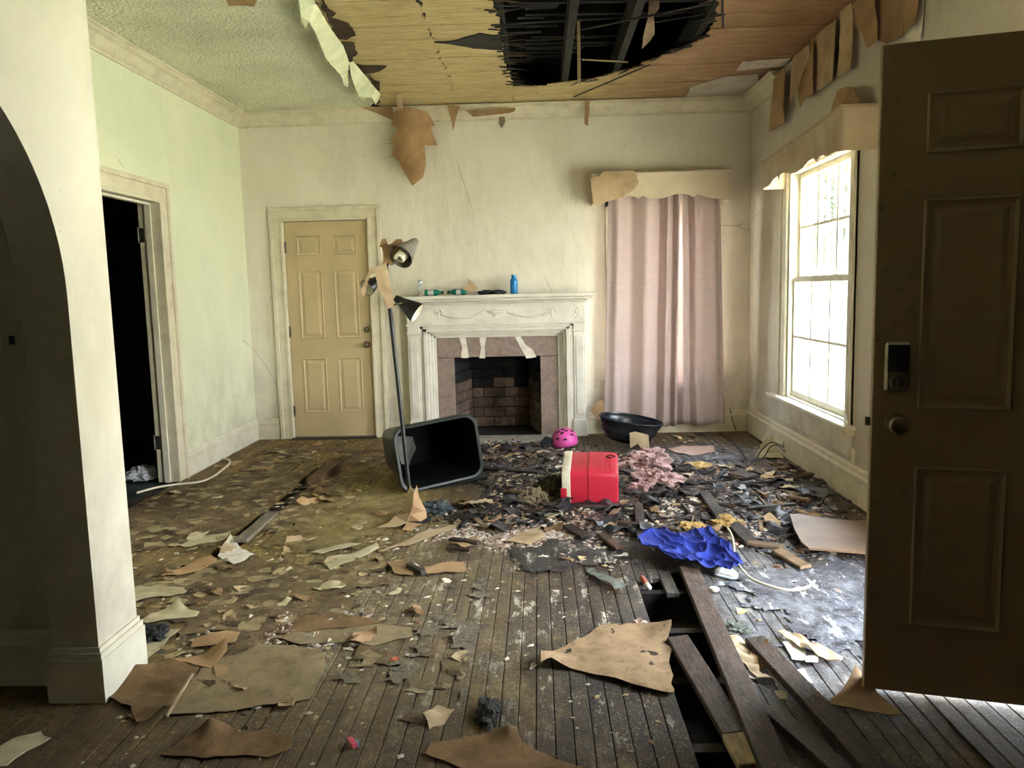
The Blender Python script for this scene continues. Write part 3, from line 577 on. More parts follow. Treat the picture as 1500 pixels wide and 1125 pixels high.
t.done(col, .85, t.bump(th2, .15, .002), .15); tb = t.n('BsdfTranslucent'); t.l(col, tb.inputs['Color']); ms = t.n('MixShader'); ms.inputs[0].default_value = .16
t.l(t.b.outputs[0], ms.inputs[1]); t.l(tb.outputs[0], ms.inputs[2]); t.l(ms.outputs[0], t.out.inputs[0]); M['curtain'] = t.m
def curtain(name, label, tx0, tx1, bx0, bx1, folds, yb):
    def fn(u, v):
        z = .085+v*(2.2-.085); g = v**1.5
        x = (bx0+(bx1-bx0)*u)*(1-v)+(tx0+(tx1-tx0)*u)*v; y = yb
        for c_, wd, am, k in folds:
            d = (u-c_)/wd; y -= am*math.exp(-d*d)*(k+(1-k)*v)
        y += .005*math.sin(u*21+2*v)*g + .006*nz((u*4, v*3, tx0), 1.5); z += .012*math.sin(u*9+tx0*5)*(1-v)**6
        return (x, y, z)
    return tag(MB().grid(90, 40, fn).solid(.0015).build(name, M['curtain'], None, True), label, 'curtain')
curtain('curtain', 'wide left panel of the mauve curtains with soft folds', .645, 1.27, .585, 1.235, [(.14, .06, .035, 1), (.34, .07, -.03, .9), (.55, .09, .06, 1), (.74, .035, -.05, 1), (.84, .03, .06, .5), (.93, .025, -.03, .6), (.99, .03, .05, 1)], D-.11)
curtain('curtain', 'narrow right panel of the mauve curtains near corner', 1.245, 1.63, 1.25, 1.69, [(.03, .05, -.04, 1), (.16, .05, .05, .5), (.3, .04, -.035, .7), (.42, .06, .045, .7), (.7, .12, .02, 1), (.95, .05, .035, 1)], D-.085)
# ================================================================ fireplace
fp = thing('fireplace', 'cream painted mantelpiece with garland relief and sooty brick firebox', 'fireplace', (-.39, D, 0))
mb = MB(); mb.bbox((-1.295, D-.255, 1.285), (.512, D, 1.316), .006); mb.bbox((-1.27, D-.225, 1.262), (.487, D, 1.285), .006); mb.bbox((-1.235, D-.165, 1.235), (.455, D, 1.262), .008); mb.build('shelf', M['mantel'], fp)
mb = MB(); mb.bbox((-1.2, D-.12, 1.05), (.425, D, 1.236), .003); mb.bbox((-1.21, D-.132, 1.04), (.435, D, 1.058), .003); mb.build('frieze', M['mantel'], fp)
for a, b in ((-1.2, -1.09), (.315, .425)):
    mb = MB(); mb.bbox((a, D-.12, 0), (b, D, 1.042), .004); mb.bbox((a-.012, D-.135, 0), (b+.012, D, .16), .005); mb.bbox((a-.008, D-.13, .965), (b+.008, D, .985), .004); mb.bbox((a+.02, D-.126, .2), (b-.02, D, .93), .003); mb.build('pilaster', M['mantel'], fp)
mb = MB()
for k, (e, yy) in enumerate(((0, .11), (.035, .128), (.06, .1), (.085, .07), (.11, .052))):
    a, b, zt = -1.092+e, .317-e, 1.042-e*.8; w_ = .035
    mb.bbox((a, D-yy, 0), (a+w_, D, zt), .004); mb.bbox((b-w_, D-yy, 0), (b, D, zt), .004); mb.bbox((a, D-yy, zt-w_*.8), (b, D, zt), .004)
mb.build('inner_moulding', M['mantel'], fp)
for nm, a, b in (('left', (-.95, 0), (FB0, FBH)), ('right', (FB1, 0), (.175, FBH)), ('top', (-.95, FBH+.003), (.175, .94))):
    MB().bbox((a[0], D-.04, a[1]), (b[0], D+.012, b[1]), .003).build('marble_slab', M['marble'], fp)
for px in ([(672, 494), (682, 494), (684, 506), (687, 524), (675, 524), (677, 508)], [(702, 492), (713, 492), (710, 508), (711, 525), (702, 525), (705, 508)], [(754, 492), (763, 493), (770, 505), (780, 512), (786, 523), (771, 525), (764, 512)]):
    q = XZ.copy(); q.translation = (0, D-.046, 0); P = [bk(x, y, D-.04) for x, y in px]
    MB().prism(ragged([(p.x, p.z) for p in P], .02, .006, px[0][0]), .006, q).build('plaster_smear', M['plaster_white'], fp)
MB().bbox((-1.0, D-.42, -.004), (.225, D-.04, .006), .003).build('hearth_slab', simple('pale_hearth_stone', (176, 168, 160), (130, 122, 114), 8, .5, .3, 30, .004), fp)
# relief on the frieze
def bead(mb, c, r, sx=1, sz=1): mb.lathe([(0, -.6*r), (.6*r, -.5*r), (r, 0), (.6*r, .5*r), (0, .6*r)], 8, Matrix.Translation(c) @ Matrix.Rotation(R(90), 4, 'X'), sx, sz)
yf = D-.121
for s in (-1, 1):
    mb = MB()
    for k in range(23):
        u = k/22; bead(mb, Vector((-.39+s*(.115+.4*u), yf, 1.155-.045*math.sin(math.pi*u)+.005*s*0)), .015 if k % 2 else .012)
    mb.build('garland', M['mantel'], fp)
    mb = MB(); cx = -.39+s*.515
    for dx, dz, r in ((0, .02, .016), (-.022, .03, .014), (.022, .03, .014), (-.03, .012, .01), (.03, .012, .01)): bead(mb, Vector((cx+dx, yf, 1.145+dz)), r)
    mb.tube([(cx, yf, 1.165), (cx-.004, yf-.004, 1.13), (cx+.003, yf, 1.1)], .006, 6); mb.build('bow', M['mantel'], fp)
    mb = MB(); cx = -.39+s*.735; q = Matrix.Translation((cx, yf+.001, 1.145)) @ Matrix.Rotation(R(90), 4, 'X')
    mb.lathe([(.034, 0), (.03, .006), (.026, .002), (.024, 0)], 24, q, .8, 1.6); mb.lathe([(.012, 0), (.008, .006), (0, .007)], 16, q, .8, 1.6); mb.build('rosette', M['mantel'], fp)
mb = MB(); q = Matrix.Translation((-.39, yf, 1.108)); mb.lathe([(0, 0), (.03, 0), (.026, .008), (.01, .016), (.012, .024), (.04, .036), (.07, .05), (.075, .06), (.05, .066), (.02, .07), (.012, .085), (0, .09)], 20, q, 1.1, .32)
for s in (-1, 1): mb.tube([(-.39+s*.07, yf, 1.16), (-.39+s*.1, yf, 1.18), (-.39+s*.12, yf, 1.165), (-.39+s*.105, yf, 1.15)], .006, 6)
mb.build('urn', M['mantel'], fp)
# firebox: brick lining, splayed sides, sooty above
fbx = MB().box((FB0-.2, D+.56, -.02), (FB1+.2, D+.62, 1.2)).box((FB0-.3, D+T, -.02), (FB0-.12, D+.6, 1.2)).box((FB1+.12, D+T, -.02), (FB1+.3, D+.6, 1.2)).box((FB0-.3, D+T, 1.2), (FB1+.3, D+.62, 1.26)).box((FB0-.3, D-.0, -.08), (FB1+.3, D+.62, -.012)).box((FB0-.12, D+T, .86), (FB1+.12, D+.56, .9)).build('firebox', M['mortar'], fp)
bw, bh = .21, .098
def bricks(a, b, n):
    L = (Vector(b)-Vector(a)).length; u = (Vector(b)-Vector(a)).normalized(); nrm = Vector((u.y, -u.x, 0))
    for r in range(9):
        x = -bw/2 if r % 2 else 0
        while x < L-.02:
            x0, x1 = max(x, 0)+.003, min(x+bw, L)-.003
            if x1-x0 > .02:
                q = Matrix((u, -nrm, EZ)).transposed().to_4x4(); q.translation = Vector(a)+Vector((0, 0, r*bh))
                MB().bbox((x0, -rnd.uniform(0, .004), .003), (x1, .05, bh-.003), .004, q).build('brick', M['brick'] if r < 4 or (r == 4 and rnd.random() < .4) else M['soot_brick'], fbx)
            x += bw
bricks((FB0+.12, D+.5, 0), (FB1-.12, D+.5, 0), 4); bricks((FB0+.0, D+.012, 0), (FB0+.12, D+.5, 0), 3); bricks((FB1-.12, D+.5, 0), (FB1, D+.012, 0), 3)
# ================================================================ wall plates
def plate(name, label, cat, org, n, w_=.07, h=.115, kind='outlet'):
    z = Vector(n); x = Vector((0, 0, 1)).cross(z); q = Matrix((x, Vector((0, 0, 1)), z)).transposed().to_4x4(); q.translation = org
    o = thing(name, label, cat, org); MB().bbox((-w_/2, -h/2, 0), (w_/2, h/2, .006), .002, q).build('cover', M['bone'], o)
    if kind == 'outlet':
        for s in (-.024, .024): MB().lathe([(0, 0), (.016, 0), (.016, .003), (0, .003)], 14, q @ Matrix.Translation((0, s, .006))).build('socket', M['bone'], o)
    else: MB().box((-.006, -.014, .006), (.006, .014, .016), q).build('toggle', M['dark_void'], o)
    return o
plate('light_switch', 'light switch plate on the dim hall wall', 'light switch', on(20, 498, 1, 2.62), (0, -1, 0), .08, .12, 'switch')
plate('wall_outlet', 'outlet plate on back wall right of the curtains', 'outlet', bk(1068, 592, D), (0, -1, 0))
plate('wall_outlet', 'loose outlet plate low on right wall beside the front door', 'outlet', rw(1250, 670, XR), (-1, 0, 0))
plate('wall_outlet', 'outlet on right baseboard near the back corner', 'outlet', rw(1147, 654, XR-.026), (-1, 0, 0), .06, .09)
# ================================================================ torn sheets in space and other builders
def sheet3(pts, amp=.02, th=.003, cuts=2, sc=5.0, seed=0.0, bend=None):
    bm = bmesh.new(); pts = [Vector(p) for p in pts]; out = []
    for i, a in enumerate(pts):
        b = pts[(i+1) % len(pts)]; n = max(1, int((b-a).length/.05))
        for k in range(n): out.append(a.lerp(b, k/n))
    f = bm.faces.new([bm.verts.new(p) for p in out]); f.normal_update(); nr = f.normal.copy()
    bmesh.ops.triangulate(bm, faces=[f])
    for _ in range(cuts):
        lim = max(e.calc_length() for e in bm.edges)*.5
        bmesh.ops.subdivide_edges(bm, edges=[e for e in bm.edges if e.calc_length() > lim], cuts=1); bmesh.ops.triangulate(bm, faces=[f for f in bm.faces if len(f.verts) > 3])
    for v in bm.verts:
        d = amp*(nz(v.co, sc, seed)+.4*nz(v.co, sc*2.7, seed+9))
        if bend: d += bend(v.co)
        v.co += nr*d
    bmesh.ops.recalc_face_normals(bm, faces=bm.faces); bmesh.ops.solidify(bm, geom=list(bm.faces), thickness=th)
    return MB().bm(bm)
def hung(name, px, fn, mat, label, cat, amp=.015, seed=0.0, bend=None, sc=5.0, th=.004, group=None):
    return tag(sheet3([fn(x, y) for x, y in px], amp, th, 2, sc, seed, bend).build(name, mat, None, 30), label, cat, group)
def board_between(a, b, w_, th, roll=0, bv=.003):       # plank whose top centre line runs a -> b
    a, b = Vector(a), Vector(b); u = (b-a).normalized(); s_ = u.cross(EZ).normalized(); n = s_.cross(u); q = Matrix((s_, u, n)).transposed().to_4x4(); q.translation = a
    q = q @ Matrix.Rotation(R(roll), 4, 'Y'); return MB().bbox((-w_/2, 0, -th), (w_/2, (b-a).length, 0), bv, q)
def floor_sheet(name, px, mat, label, cat='paper', amp=.012, lift=.006, curl=None, seed=0.0, th=.0025, cuts=4, rag=.012, group=None, rough=0):
    # a torn sheet lying on the floor; curl = list of (px, py, radius in m, height) corners that lift
    P = [fl(x, y) for x, y in px]; cu = [(fl(x, y), r, h) for x, y, r, h in (curl or [])]
    def disp(x, y):
        z = lift+amp*max(0, .35+nz((x, y, seed), 5, seed)+.5*nz((x, y, seed), 13, seed))*.6+rough*abs(nz((x, y, seed), 16, seed+5))
        for c_, r, h in cu:
            d = math.hypot(x-c_.x, y-c_.y)
            if d < r: z += h*(1-d/r)**2
        return z
    return tag(sheet([(p.x, p.y) for p in P], disp, th, cuts, None, .03, rag, seed).build(name, mat, None, 40), label, cat, group)
M['black_metal'] = simple('black_lamp_metal', (30, 29, 28), (22, 21, 20), 10, .38)
M['shade_grey'] = simple('grey_shade_inside', (128, 122, 110), (104, 98, 88), 8, .5)
M['white_in'] = simple('white_shade_inside', (232, 226, 206), None, 8, .5)
M['cfl'] = simple('bulb_glass', (238, 230, 210), (220, 208, 184), 10, .35)
# ================================================================ floor lamp
P0 = fl(604, 762); P1 = on(565, 396, 1, P0.y+.04)
lamp = thing('floor_lamp', 'black leaning floor lamp with adjustable shades by the green bin', 'lamp', P0)
MB().lathe([(0, 0), (.115, 0), (.115, .012), (.1, .022), (.02, .03), (.015, .05), (0, .05)], 28, Matrix.Translation(P0)).build('base', M['black_metal'], lamp, 40)
MB().tube([P0+Vector((0, 0, .03)), P1], .0125, 12).build('pole', M['black_metal'], lamp, 40)
MB().tube([P1-(P1-P0)*.03, P1+(P1-P0)*.02], .017, 12).build('collar', M['black_metal'], lamp, 40)
SH = [(.018, -.02), (.024, 0), (.03, .03), (.044, .07), (.058, .115), (.062, .14)]
def head(c_, ax, s, mo, mi, bulb=False):
    q = axis_mat(c_, ax) @ Matrix.Scale(s, 4)
    sh = MB().lathe([(0, -.02)]+SH, 28, q).build('shade', mo, lamp, 40)
    MB().lathe([(0, -.012)]+[(r-.003, z) for r, z in SH], 28, q).build('lining', mi, sh, 40)
    if bulb:
        mb = MB().lathe([(0, .03), (.02, .03), (.022, .08), (.018, .09), (0, .09)], 16, q); mb.build('bulb_base', M['white_in'], sh, 40)
        pts = [q @ Vector((.02*math.cos(a), .02*math.sin(a), .09+.07*a/(2*math.pi*3.5))) for a in [2*math.pi*3.5*k/70 for k in range(71)]]
        MB().tube(pts, .0085*s, 8).build('bulb', M['cfl'], sh, True)
    return q
def img_dir(dx, dy, toward): return (AX_R*dx-AX_U*dy-AX_F*toward).normalized()
cA = on(583, 439, 1, P0.y+.02); head(cA, img_dir(.8, .55, .08), 1.0, M['black_metal'], M['white_in'])
cB = on(556, 408, 1, P0.y+.05); head(cB, img_dir(-.5, .5, .5), .8, M['black_metal'], M['white_in'])
cC = on(606, 356, 1, P0.y+.06); head(cC, img_dir(-.33, .55, .62), 1.15, M['shade_grey'], M['shade_grey'], True)
pA = P0.lerp(P1, .87); MB().tube([pA, pA.lerp(cA, .6)+Vector((0, -.01, .01)), cA], .006, 8).tube([P1, P1.lerp(cB, .5), cB], .006, 8).tube([P1, P1+Vector((.03, 0, .08)), cC.lerp(P1, .35)+Vector((0, .02, .05)), cC], .007, 8).build('arm', M['black_metal'], lamp, True)
MB().tube([cA+Vector((-.03, -.035, -.03)), cA+Vector((.03, -.045, -.02))], .005, 6).build('switch', M['steel'], lamp, True)
lp = lambda dy: (lambda x, y: on(x, y, 1, P0.y+dy))
hung('torn_paper', [(558.7, 350), (565, 349), (568.7, 358.7), (574.7, 356), (580, 350.7), (588.7, 351), (592, 358.7), (590.7, 368.7), (582.7, 375), (578.7, 380.7), (575, 388), (571, 388.7), (568, 384.7), (562.7, 388.7), (557, 388.7), (560.7, 380.7), (560.7, 370), (558.7, 362), (555, 361)], lp(-.03), M['kraft'], 'brown torn paper draped over the top of the floor lamp', 'paper', .03, 2.0, None, 9)
hung('torn_paper', [(544, 394), (557, 389), (565, 385), (569, 400), (570, 415), (576.7, 436.7), (576.7, 448.7), (569, 452), (565, 457), (568, 448.7), (562, 436.7), (554.7, 426), (552, 410), (550, 400), (544, 402), (538.7, 415), (535, 428.7), (531, 436.7), (525, 438.7), (528.7, 428.7), (533, 415), (538.7, 402)], lp(-.06), M['kraft_pale'], 'pale strip of torn paper hanging from the lamp pole', 'paper', .035, 4.0, None, 8)
cone = []
top = on(606, 712, 1, P0.y-.03)
tl = [on(601, 711, 1, P0.y-.03), on(607, 720, 1, P0.y-.05), on(605, 742, 1, P0.y-.11), fl(597, 766, .02), fl(580, 772, .012), fl(552, 773, .006), fl(570, 766, .02), on(588, 748, 1, P0.y-.02)]
tr = [on(607, 720, 1, P0.y-.05), on(611, 710, 1, P0.y-.02), on(614, 728, 1, P0.y-.03), on(624, 748, 1, P0.y-.02), on(625.5, 765, 1, P0.y-.03), fl(607, 772, .012), fl(604, 778, .006), fl(589, 777, .008), fl(597, 764, .02), on(605, 742, 1, P0.y-.11)]
cn = thing('folded_paper', 'tan paper folded into a cone around the lamp base', 'paper', P0+Vector((0, -.12, 0)))
sheet3(tl, .008, .003, 2, 6, 1).build('left_flap', M['kraft_pale'], cn, 30); sheet3(tr, .008, .003, 2, 6, 3).build('right_flap', M['kraft'], cn, 30)
# ================================================================ dark green bin lying on its side
M['bin'] = simple('dark_green_plastic', (36, 42, 34), (25, 29, 24), 6, .42, .1, 40, .002)
M['bin_shade'] = simple('green_inside_shaded', (15, 17, 15), (10, 12, 11), 6, .9, spec=.08)  # darker copy of the bin plastic: depth shade put into the colour
bn = R(25); n = Vector((math.sin(bn), -math.cos(bn), .07)).normalized(); r_ = Vector((math.cos(bn), math.sin(bn), .105)); r_ = (r_-n*r_.dot(n)).normalized(); u_ = n.cross(r_)*-1
u_ = u_ if u_.z > 0 else -u_
C = Vector((-.697, 5.339, .25))
Q = Matrix((r_, u_, n)).transposed().to_4x4(); Q.translation = C
def rrect(w_, h, r, z, seg=6):
    out = []
    for cx, cy, a0 in ((w_/2-r, h/2-r, 0), (-w_/2+r, h/2-r, 90), (-w_/2+r, -h/2+r, 180), (w_/2-r, -h/2+r, 270)):
        for k in range(seg+1): a = R(a0+90*k/seg); out.append((cx+r*math.cos(a), cy+r*math.sin(a), z))
    return out
def loft(mb, secs, M_, cap0=False, cap1=False):
    n_ = len(secs[0]); vs = [p for s_ in secs for p in s_]; fs = [(i*n_+k, i*n_+(k+1) % n_, (i+1)*n_+(k+1) % n_, (i+1)*n_+k) for i in range(len(secs)-1) for k in range(n_)]
    if cap0: fs.append(list(range(n_))[::-1])
    if cap1: fs.append([(len(secs)-1)*n_+k for k in range(n_)])
    mb.add(vs, fs, M_)
zc = 0
Q = Matrix.Translation((0, 0, zc)) @ Q
b_ = thing('waste_bin', 'dark green plastic bin tipped on its side facing out', 'bin', (C.x, C.y+.2, 0))
mb = MB(); loft(mb, [rrect(.47, .3, .05, -.62), rrect(.49, .32, .07, -.6), rrect(.54, .4, .08, -.1), rrect(.545, .405, .08, -.085)], Q, True); mb.cur = 1
loft(mb, [rrect(.562, .414, .08, -.01), rrect(.525, .385, .075, -.1), rrect(.47, .3, .06, -.595), rrect(.45, .28, .05, -.6)], Q, False, True); mb.build('body', [M['bin'], M['bin_shade']], b_, 35)
mb = MB(); loft(mb, [rrect(.545, .405, .08, -.09), rrect(.6, .446, .09, -.088), rrect(.61, .456, .09, -.08), rrect(.615, .46, .09, -.02), rrect(.61, .456, .09, -.004), rrect(.6, .446, .085, 0), rrect(.568, .418, .08, -.003), rrect(.562, .412, .08, -.02)], Q); mb.build('rim', M['bin'], b_, 35)
sheet3([Q @ Vector(p) for p in ((-.27, .16, -.12), (-.12, .12, -.2), (-.08, .02, -.3), (-.17, -.08, -.22), (-.25, -.04, -.12))], .01, .003, 2).build('paper_lining', simple('grey_label', (92, 86, 80), (66, 62, 58), 5, .7), b_, 30)
lid = MB().bbox((-.3, -.03, -.2), (.3, -.012, .06), .008, Q @ Matrix.Translation((.05, -.225, -.1))).build('lid', M['bin'], b_)
# ================================================================ red cooler
M['red'] = simple('red_cooler_plastic', (184, 38, 58), (166, 30, 48), 5, .42, .08, 60, .002)
M['cream_pl'] = simple('white_cooler_plastic', (230, 220, 200), (200, 186, 160), 9, .45)
co = fl(824, 742, .012); Q = Matrix.Translation(co) @ Matrix.Rotation(R(-5), 4, 'Z') @ Matrix.Rotation(R(9), 4, 'X')
k_ = thing('cooler', 'red plastic cooler with white rim tipped over in the rubble', 'cooler', co)
RY = Matrix(((0, 0, 1, 0), (1, 0, 0, 0), (0, 1, 0, 0), (0, 0, 0, 1)))                  # loft axis z -> cooler x
QQ = Q @ Matrix.Translation((0, .19, .115)) @ RY
mb = MB(); loft(mb, [rrect(.38, .225, .035, .05), rrect(.375, .222, .035, .16), rrect(.385, .232, .035, .162), rrect(.375, .222, .035, .3), rrect(.36, .21, .035, .335), rrect(.33, .19, .03, .345)], QQ, False, True); mb.build('body', M['red'], k_, 40)
mb = MB(); loft(mb, [rrect(.30, .15, .03, .2), rrect(.33, .18, .03, 0.0), rrect(.38, .225, .035, 0), rrect(.392, .236, .035, .012), rrect(.392, .236, .035, .05), rrect(.37, .22, .035, .053)], QQ, True); mb.build('rim', M['cream_pl'], k_, 40)
MB().bbox((-.012, -.012, -.01), (.03, .002, .125), .006, Q).build('latch', M['red'], k_)
mb = MB()
for i in range(4): mb.bbox((.21+i*.028, .05, .222), (.222+i*.028, .16, .2285), .002, Q)
mb.build('rib', M['red'], k_)
MB().tube([Q @ Vector(p) for p in ((.27, .25, .235), (.3, .27, .24), (.33, .25, .235), (.3, .23, .235), (.275, .24, .235))], .004, 6).build('cord', M['black_metal'], k_, True)
MB().bbox((.0, .3, .225), (.05, .33, .24), .004, Q).build('hinge_tab', M['cream_pl'], k_)
# ================================================================ helmet, black tub, cloth and other loose things
M['pink'] = simple('pink_helmet_shell', (214, 88, 160), (196, 70, 142), 8, .35)
M['black_cloth'] = simple('black_cloth', (30, 29, 32), (18, 18, 20), 8, .8, .5, 40, .005)
hp = fl(829, 657); he = thing('helmet', 'pink childs helmet with dark vents beside fireplace', 'helmet', hp)
q = Matrix.Translation(hp+Vector((0, .09, .012))) @ Matrix.Rotation(R(-8), 4, 'Y')
MB().lathe([(.092, 0), (.104, .004), (.112, .03), (.112, .06), (.1, .1), (.075, .13), (.04, .147), (0, .152)], 32, q, 1, 1.2).build('shell', M['pink'], he, True)
mb = MB()
for a, e in ((-100, 52), (-68, 60), (-130, 58), (-90, 74), (-50, 35), (-125, 28), (-88, 22), (-30, 50)):
    d = Vector((math.cos(R(a))*math.cos(R(e)), 1.2*math.sin(R(a))*math.cos(R(e)), math.sin(R(e)))); zz = .03+d.z*.122; r2 = ip([(0, .1), (.03, .112), (.06, .112), (.1, .1), (.13, .075), (.147, .04), (.152, 0)], zz)+.002; p = Vector((r2*math.cos(R(a)), r2*1.2*math.sin(R(a)), zz)); nn = Vector((d.x, d.y/1.2, d.z)).normalized()
    mb.lathe([(0, .003), (.012, .003), (.014, -.004), (0, -.006)], 10, q @ axis_mat(p, nn, Vector((1, 0, 0))), 1.25, .6)
mb.build('vent', M['black_cloth'], he)
sheet3([hp+Vector(p) for p in ((-.12, .02, .02), (-.2, -.02, .015), (-.22, .03, .05), (-.17, .07, .09), (-.11, .06, .06))], .03, .01, 2, 12).build('strap', M['black_cloth'], he, True)
M['tub'] = simple('glossy_black_plastic', (30, 33, 38), (22, 24, 28), 5, .22)
tp = fl(922, 655); tb_ = thing('plastic_tub', 'shallow black ribbed plastic tub on floor under curtains', 'tub', tp)
q = Matrix.Translation(tp+Vector((-.01, .06, .045))) @ Matrix.Rotation(R(9), 4, 'Y') @ Matrix.Rotation(R(6), 4, 'X') @ Matrix.Scale(1.35, 4, (0, 0, 1))
prof = [(0, 0), (.15, 0), (.19, .02), (.2, .035), (.195, .042), (.225, .06), (.235, .08), (.228, .088), (.25, .11), (.262, .135), (.268, .14), (.258, .142), (.24, .11), (.215, .07), (.18, .03), (.14, .012), (0, .01)]
MB().lathe(prof, 48, q, 1.03, .62).build('bowl', M['tub'], tb_, True); MB().tube([q @ Vector((.272*math.cos(a), .164*math.sin(a), .142)) for a in [2*math.pi*k/48 for k in range(49)]], .008, 8).build('lip', M['tub'], tb_, True)
hung('paper_scrap', [(922, 634), (930, 632), (950, 637), (951, 655), (941, 658), (934, 650), (923, 656)], lambda x, y: on(x, y, 1, tp.y-.125), M['kraft_pale'], 'white and tan paper scrap draped over the black tub', 'paper', .02, 3)
hung('cardboard_scrap', [(865, 601), (870, 593), (880, 585), (884, 588), (886, 612), (876, 614), (868, 606)], lambda x, y: bk(x, y, D-.16), M['kraft'], 'brown jagged cardboard scrap beside left edge of the curtains', 'cardboard', .012, 7)
M['blue_cloth'] = simple('royal_blue_cloth', (34, 52, 146), (22, 34, 104), 7, .8, .25, 120, .003)
P = [fl(x, y) for x, y in ((934, 806), (945, 797), (965, 790), (990, 794), (1015, 793), (1038, 792), (1060, 804), (1074, 816), (1088, 842), (1070, 849), (1052, 843), (1030, 846), (1005, 842), (985, 838), (972, 829), (955, 820), (940, 816))]
def cd_(x, y):
    z = 0
    for s_, a in ((5, .045), (11, .03), (22, .012)): z += a*(1-math.sqrt(abs(nz((x+.25*y, y*.5-.2*x, 3), s_, s_))+.01)*1.7)
    return max(.012, .045+z*.75)
tag(sheet([(p.x, p.y) for p in P], cd_, .004, 8, None, .03, .012, 3).build('blue_cloth', M['blue_cloth'], None, True), 'crumpled royal blue cloth lying on the rubble', 'cloth')
sp = fl(1064, 842, .01); s_ = thing('shoe', 'white shoe poking out under the blue cloth', 'shoe', sp)
q = Matrix.Translation(sp) @ Matrix.Rotation(R(-22), 4, 'Z') @ Matrix.Rotation(R(8), 4, 'Y'); mb = MB(); loft(mb, [rrect(.1, .045, .02, .0), rrect(.105, .05, .022, .01), rrect(.085, .045, .02, .024), rrect(.045, .035, .016, .034)], q, True, True); mb.build('upper', simple('white_leather', (232, 232, 228), (206, 206, 204), 6, .5), s_, True)
mb = MB(); loft(mb, [rrect(.108, .052, .022, -.009), rrect(.11, .054, .024, .003)], q, True, True); mb.build('sole', simple('pale_blue_sole', (188, 204, 222), None, 6, .6), s_, True)
# insulation clumps
def clump(name, px, r, mat, label, sz=.7, seed=0, cat='insulation', zz=0.0, fz=1.0):
    c_ = fl(px[0], px[1], zz)+Vector((0, 0, r*sz*.55)); bm = bmesh.new(); bmesh.ops.create_icosphere(bm, subdivisions=4, radius=1)
    for v in bm.verts:
        d = v.co.normalized(); k = 1+.5*nz(d, 1.6, seed)+fz*(.32*nz(d, 4, seed)+.22*nz(d, 9, seed)+.16*nz(d, 20, seed)); v.co = Vector((d.x*r*k, d.y*r*k*.9, max(-r*sz*.55+.002, d.z*r*sz*k)))
    return tag(MB().bm(bm, Matrix.Translation(c_)).build(name, mat, None, False), label, cat)
M['ins_pink'] = simple('pink_insulation', (196, 158, 152), (150, 118, 112), 22, .95, 1, 90, .02, lo=.4, hi=.6)
M['ins_grey'] = simple('grey_insulation', (128, 122, 112), (84, 80, 74), 22, .95, 1, 90, .02)
M['ins_yel'] = simple('yellow_insulation', (204, 170, 108), (164, 128, 72), 22, .95, 1, 90, .02)
M['ins_tan'] = simple('tan_fibre', (146, 128, 102), (112, 98, 76), 22, .95, 1, 90, .02)
clump('insulation_clump', (945, 690), .17, M['ins_pink'], 'largest pink insulation clump right of the red cooler', .5, 1)
clump('insulation_clump', (962, 712), .14, M['ins_pink'], 'pink insulation clump nearest the viewer right of the cooler', .5, 4)
clump('insulation_clump', (940, 722), .09, M['ins_pink'], 'small pink insulation clump touching the cooler side', .5, 8)
clump('insulation_clump', (955, 672), .12, M['ins_pink'], 'pink insulation clump farthest back behind the cooler', .4, 13)
clump('insulation_clump', (783, 740), .085, M['ins_tan'], 'tan fibre clump left of the red cooler', .75, 3)
clump('insulation_clump', (806, 732), .1, simple('olive_fibre', (92, 84, 58), (58, 52, 38), 20, .95, 1, 80, .02), 'olive brown fibre clump against the cooler rim', .9, 5)
clump('insulation_clump', (1013, 778), .07, M['ins_yel'], 'yellow insulation tuft just behind the blue cloth', .45, 6)
clump('insulation_clump', (1060, 772), .09, M['ins_yel'], 'yellow insulation tuft beside the white cable', .4, 9)
clump('insulation_clump', (1020, 686), .1, M['ins_yel'], 'flat yellow insulation tuft toward the back corner', .25, 11)
clump('insulation_clump', (715, 1048), .05, simple('dark_grey_clump', (74, 70, 62), (44, 42, 38), 30, .95, 1, 90, .02), 'long dark grey clump of debris alone on floorboards in front', .5, 15, 'debris').scale = (.75, 1.9, .8)
clump('insulation_clump', (1075, 925), .055, simple('green_grey_clump', (112, 116, 104), (80, 82, 74), 30, .95, 1, 90, .02), 'grey green clump beside the loose planks', .35, 17, 'debris')
clump('insulation_clump', (640, 748), .1, simple('blue_grey_rag', (78, 84, 86), (52, 58, 62), 12, .85, .6, 60, .01), 'wet blue grey rag in front of the green bin', .35, 19, 'rag')
floor_sheet('paper_strip', [(858, 838), (868, 834), (878, 842), (888, 848), (912, 858), (918, 863), (900, 868), (886, 858), (872, 850)], simple('grey_green_felt', (104, 106, 94), (74, 76, 66), 20, .9, .6, 60, .006), 'grey green felt strip lying on the dark boards', 'felt', .03, .008, seed=3)
# ================================================================ cables
def cable(name, px, r, mat, label, z=.012, hs=None):
    pts = [fl(x, y, z if hs is None else hs[i]) for i, (x, y) in enumerate(px)]; out = []
    for i in range(len(pts)-1):
        p0, p1, p2, p3 = pts[max(i-1, 0)], pts[i], pts[i+1], pts[min(i+2, len(pts)-1)]
        for k in range(6):
            t_ = k/6; out.append(.5*((2*p1)+(p2-p0)*t_+(2*p0-5*p1+4*p2-p3)*t_*t_+(3*p1-p0-3*p2+p3)*t_**3))
    out.append(pts[-1]); return tag(MB().tube(out, r, 8).build(name, mat, None, True), label, 'cable')
M['cable_w'] = simple('white_cable', (226, 218, 198), (196, 184, 156), 9, .5); M['cable_k'] = simple('black_cable', (28, 27, 26), None, 9, .5)
cable('cable', [(1043, 740), (1058, 762), (1071, 782), (1075, 800), (1077, 818), (1090, 838), (1105, 850), (1130, 859), (1152, 864), (1172, 863), (1186, 858), (1193, 851)], .006, M['cable_w'], 'white cable curving around the blue cloth', .03)
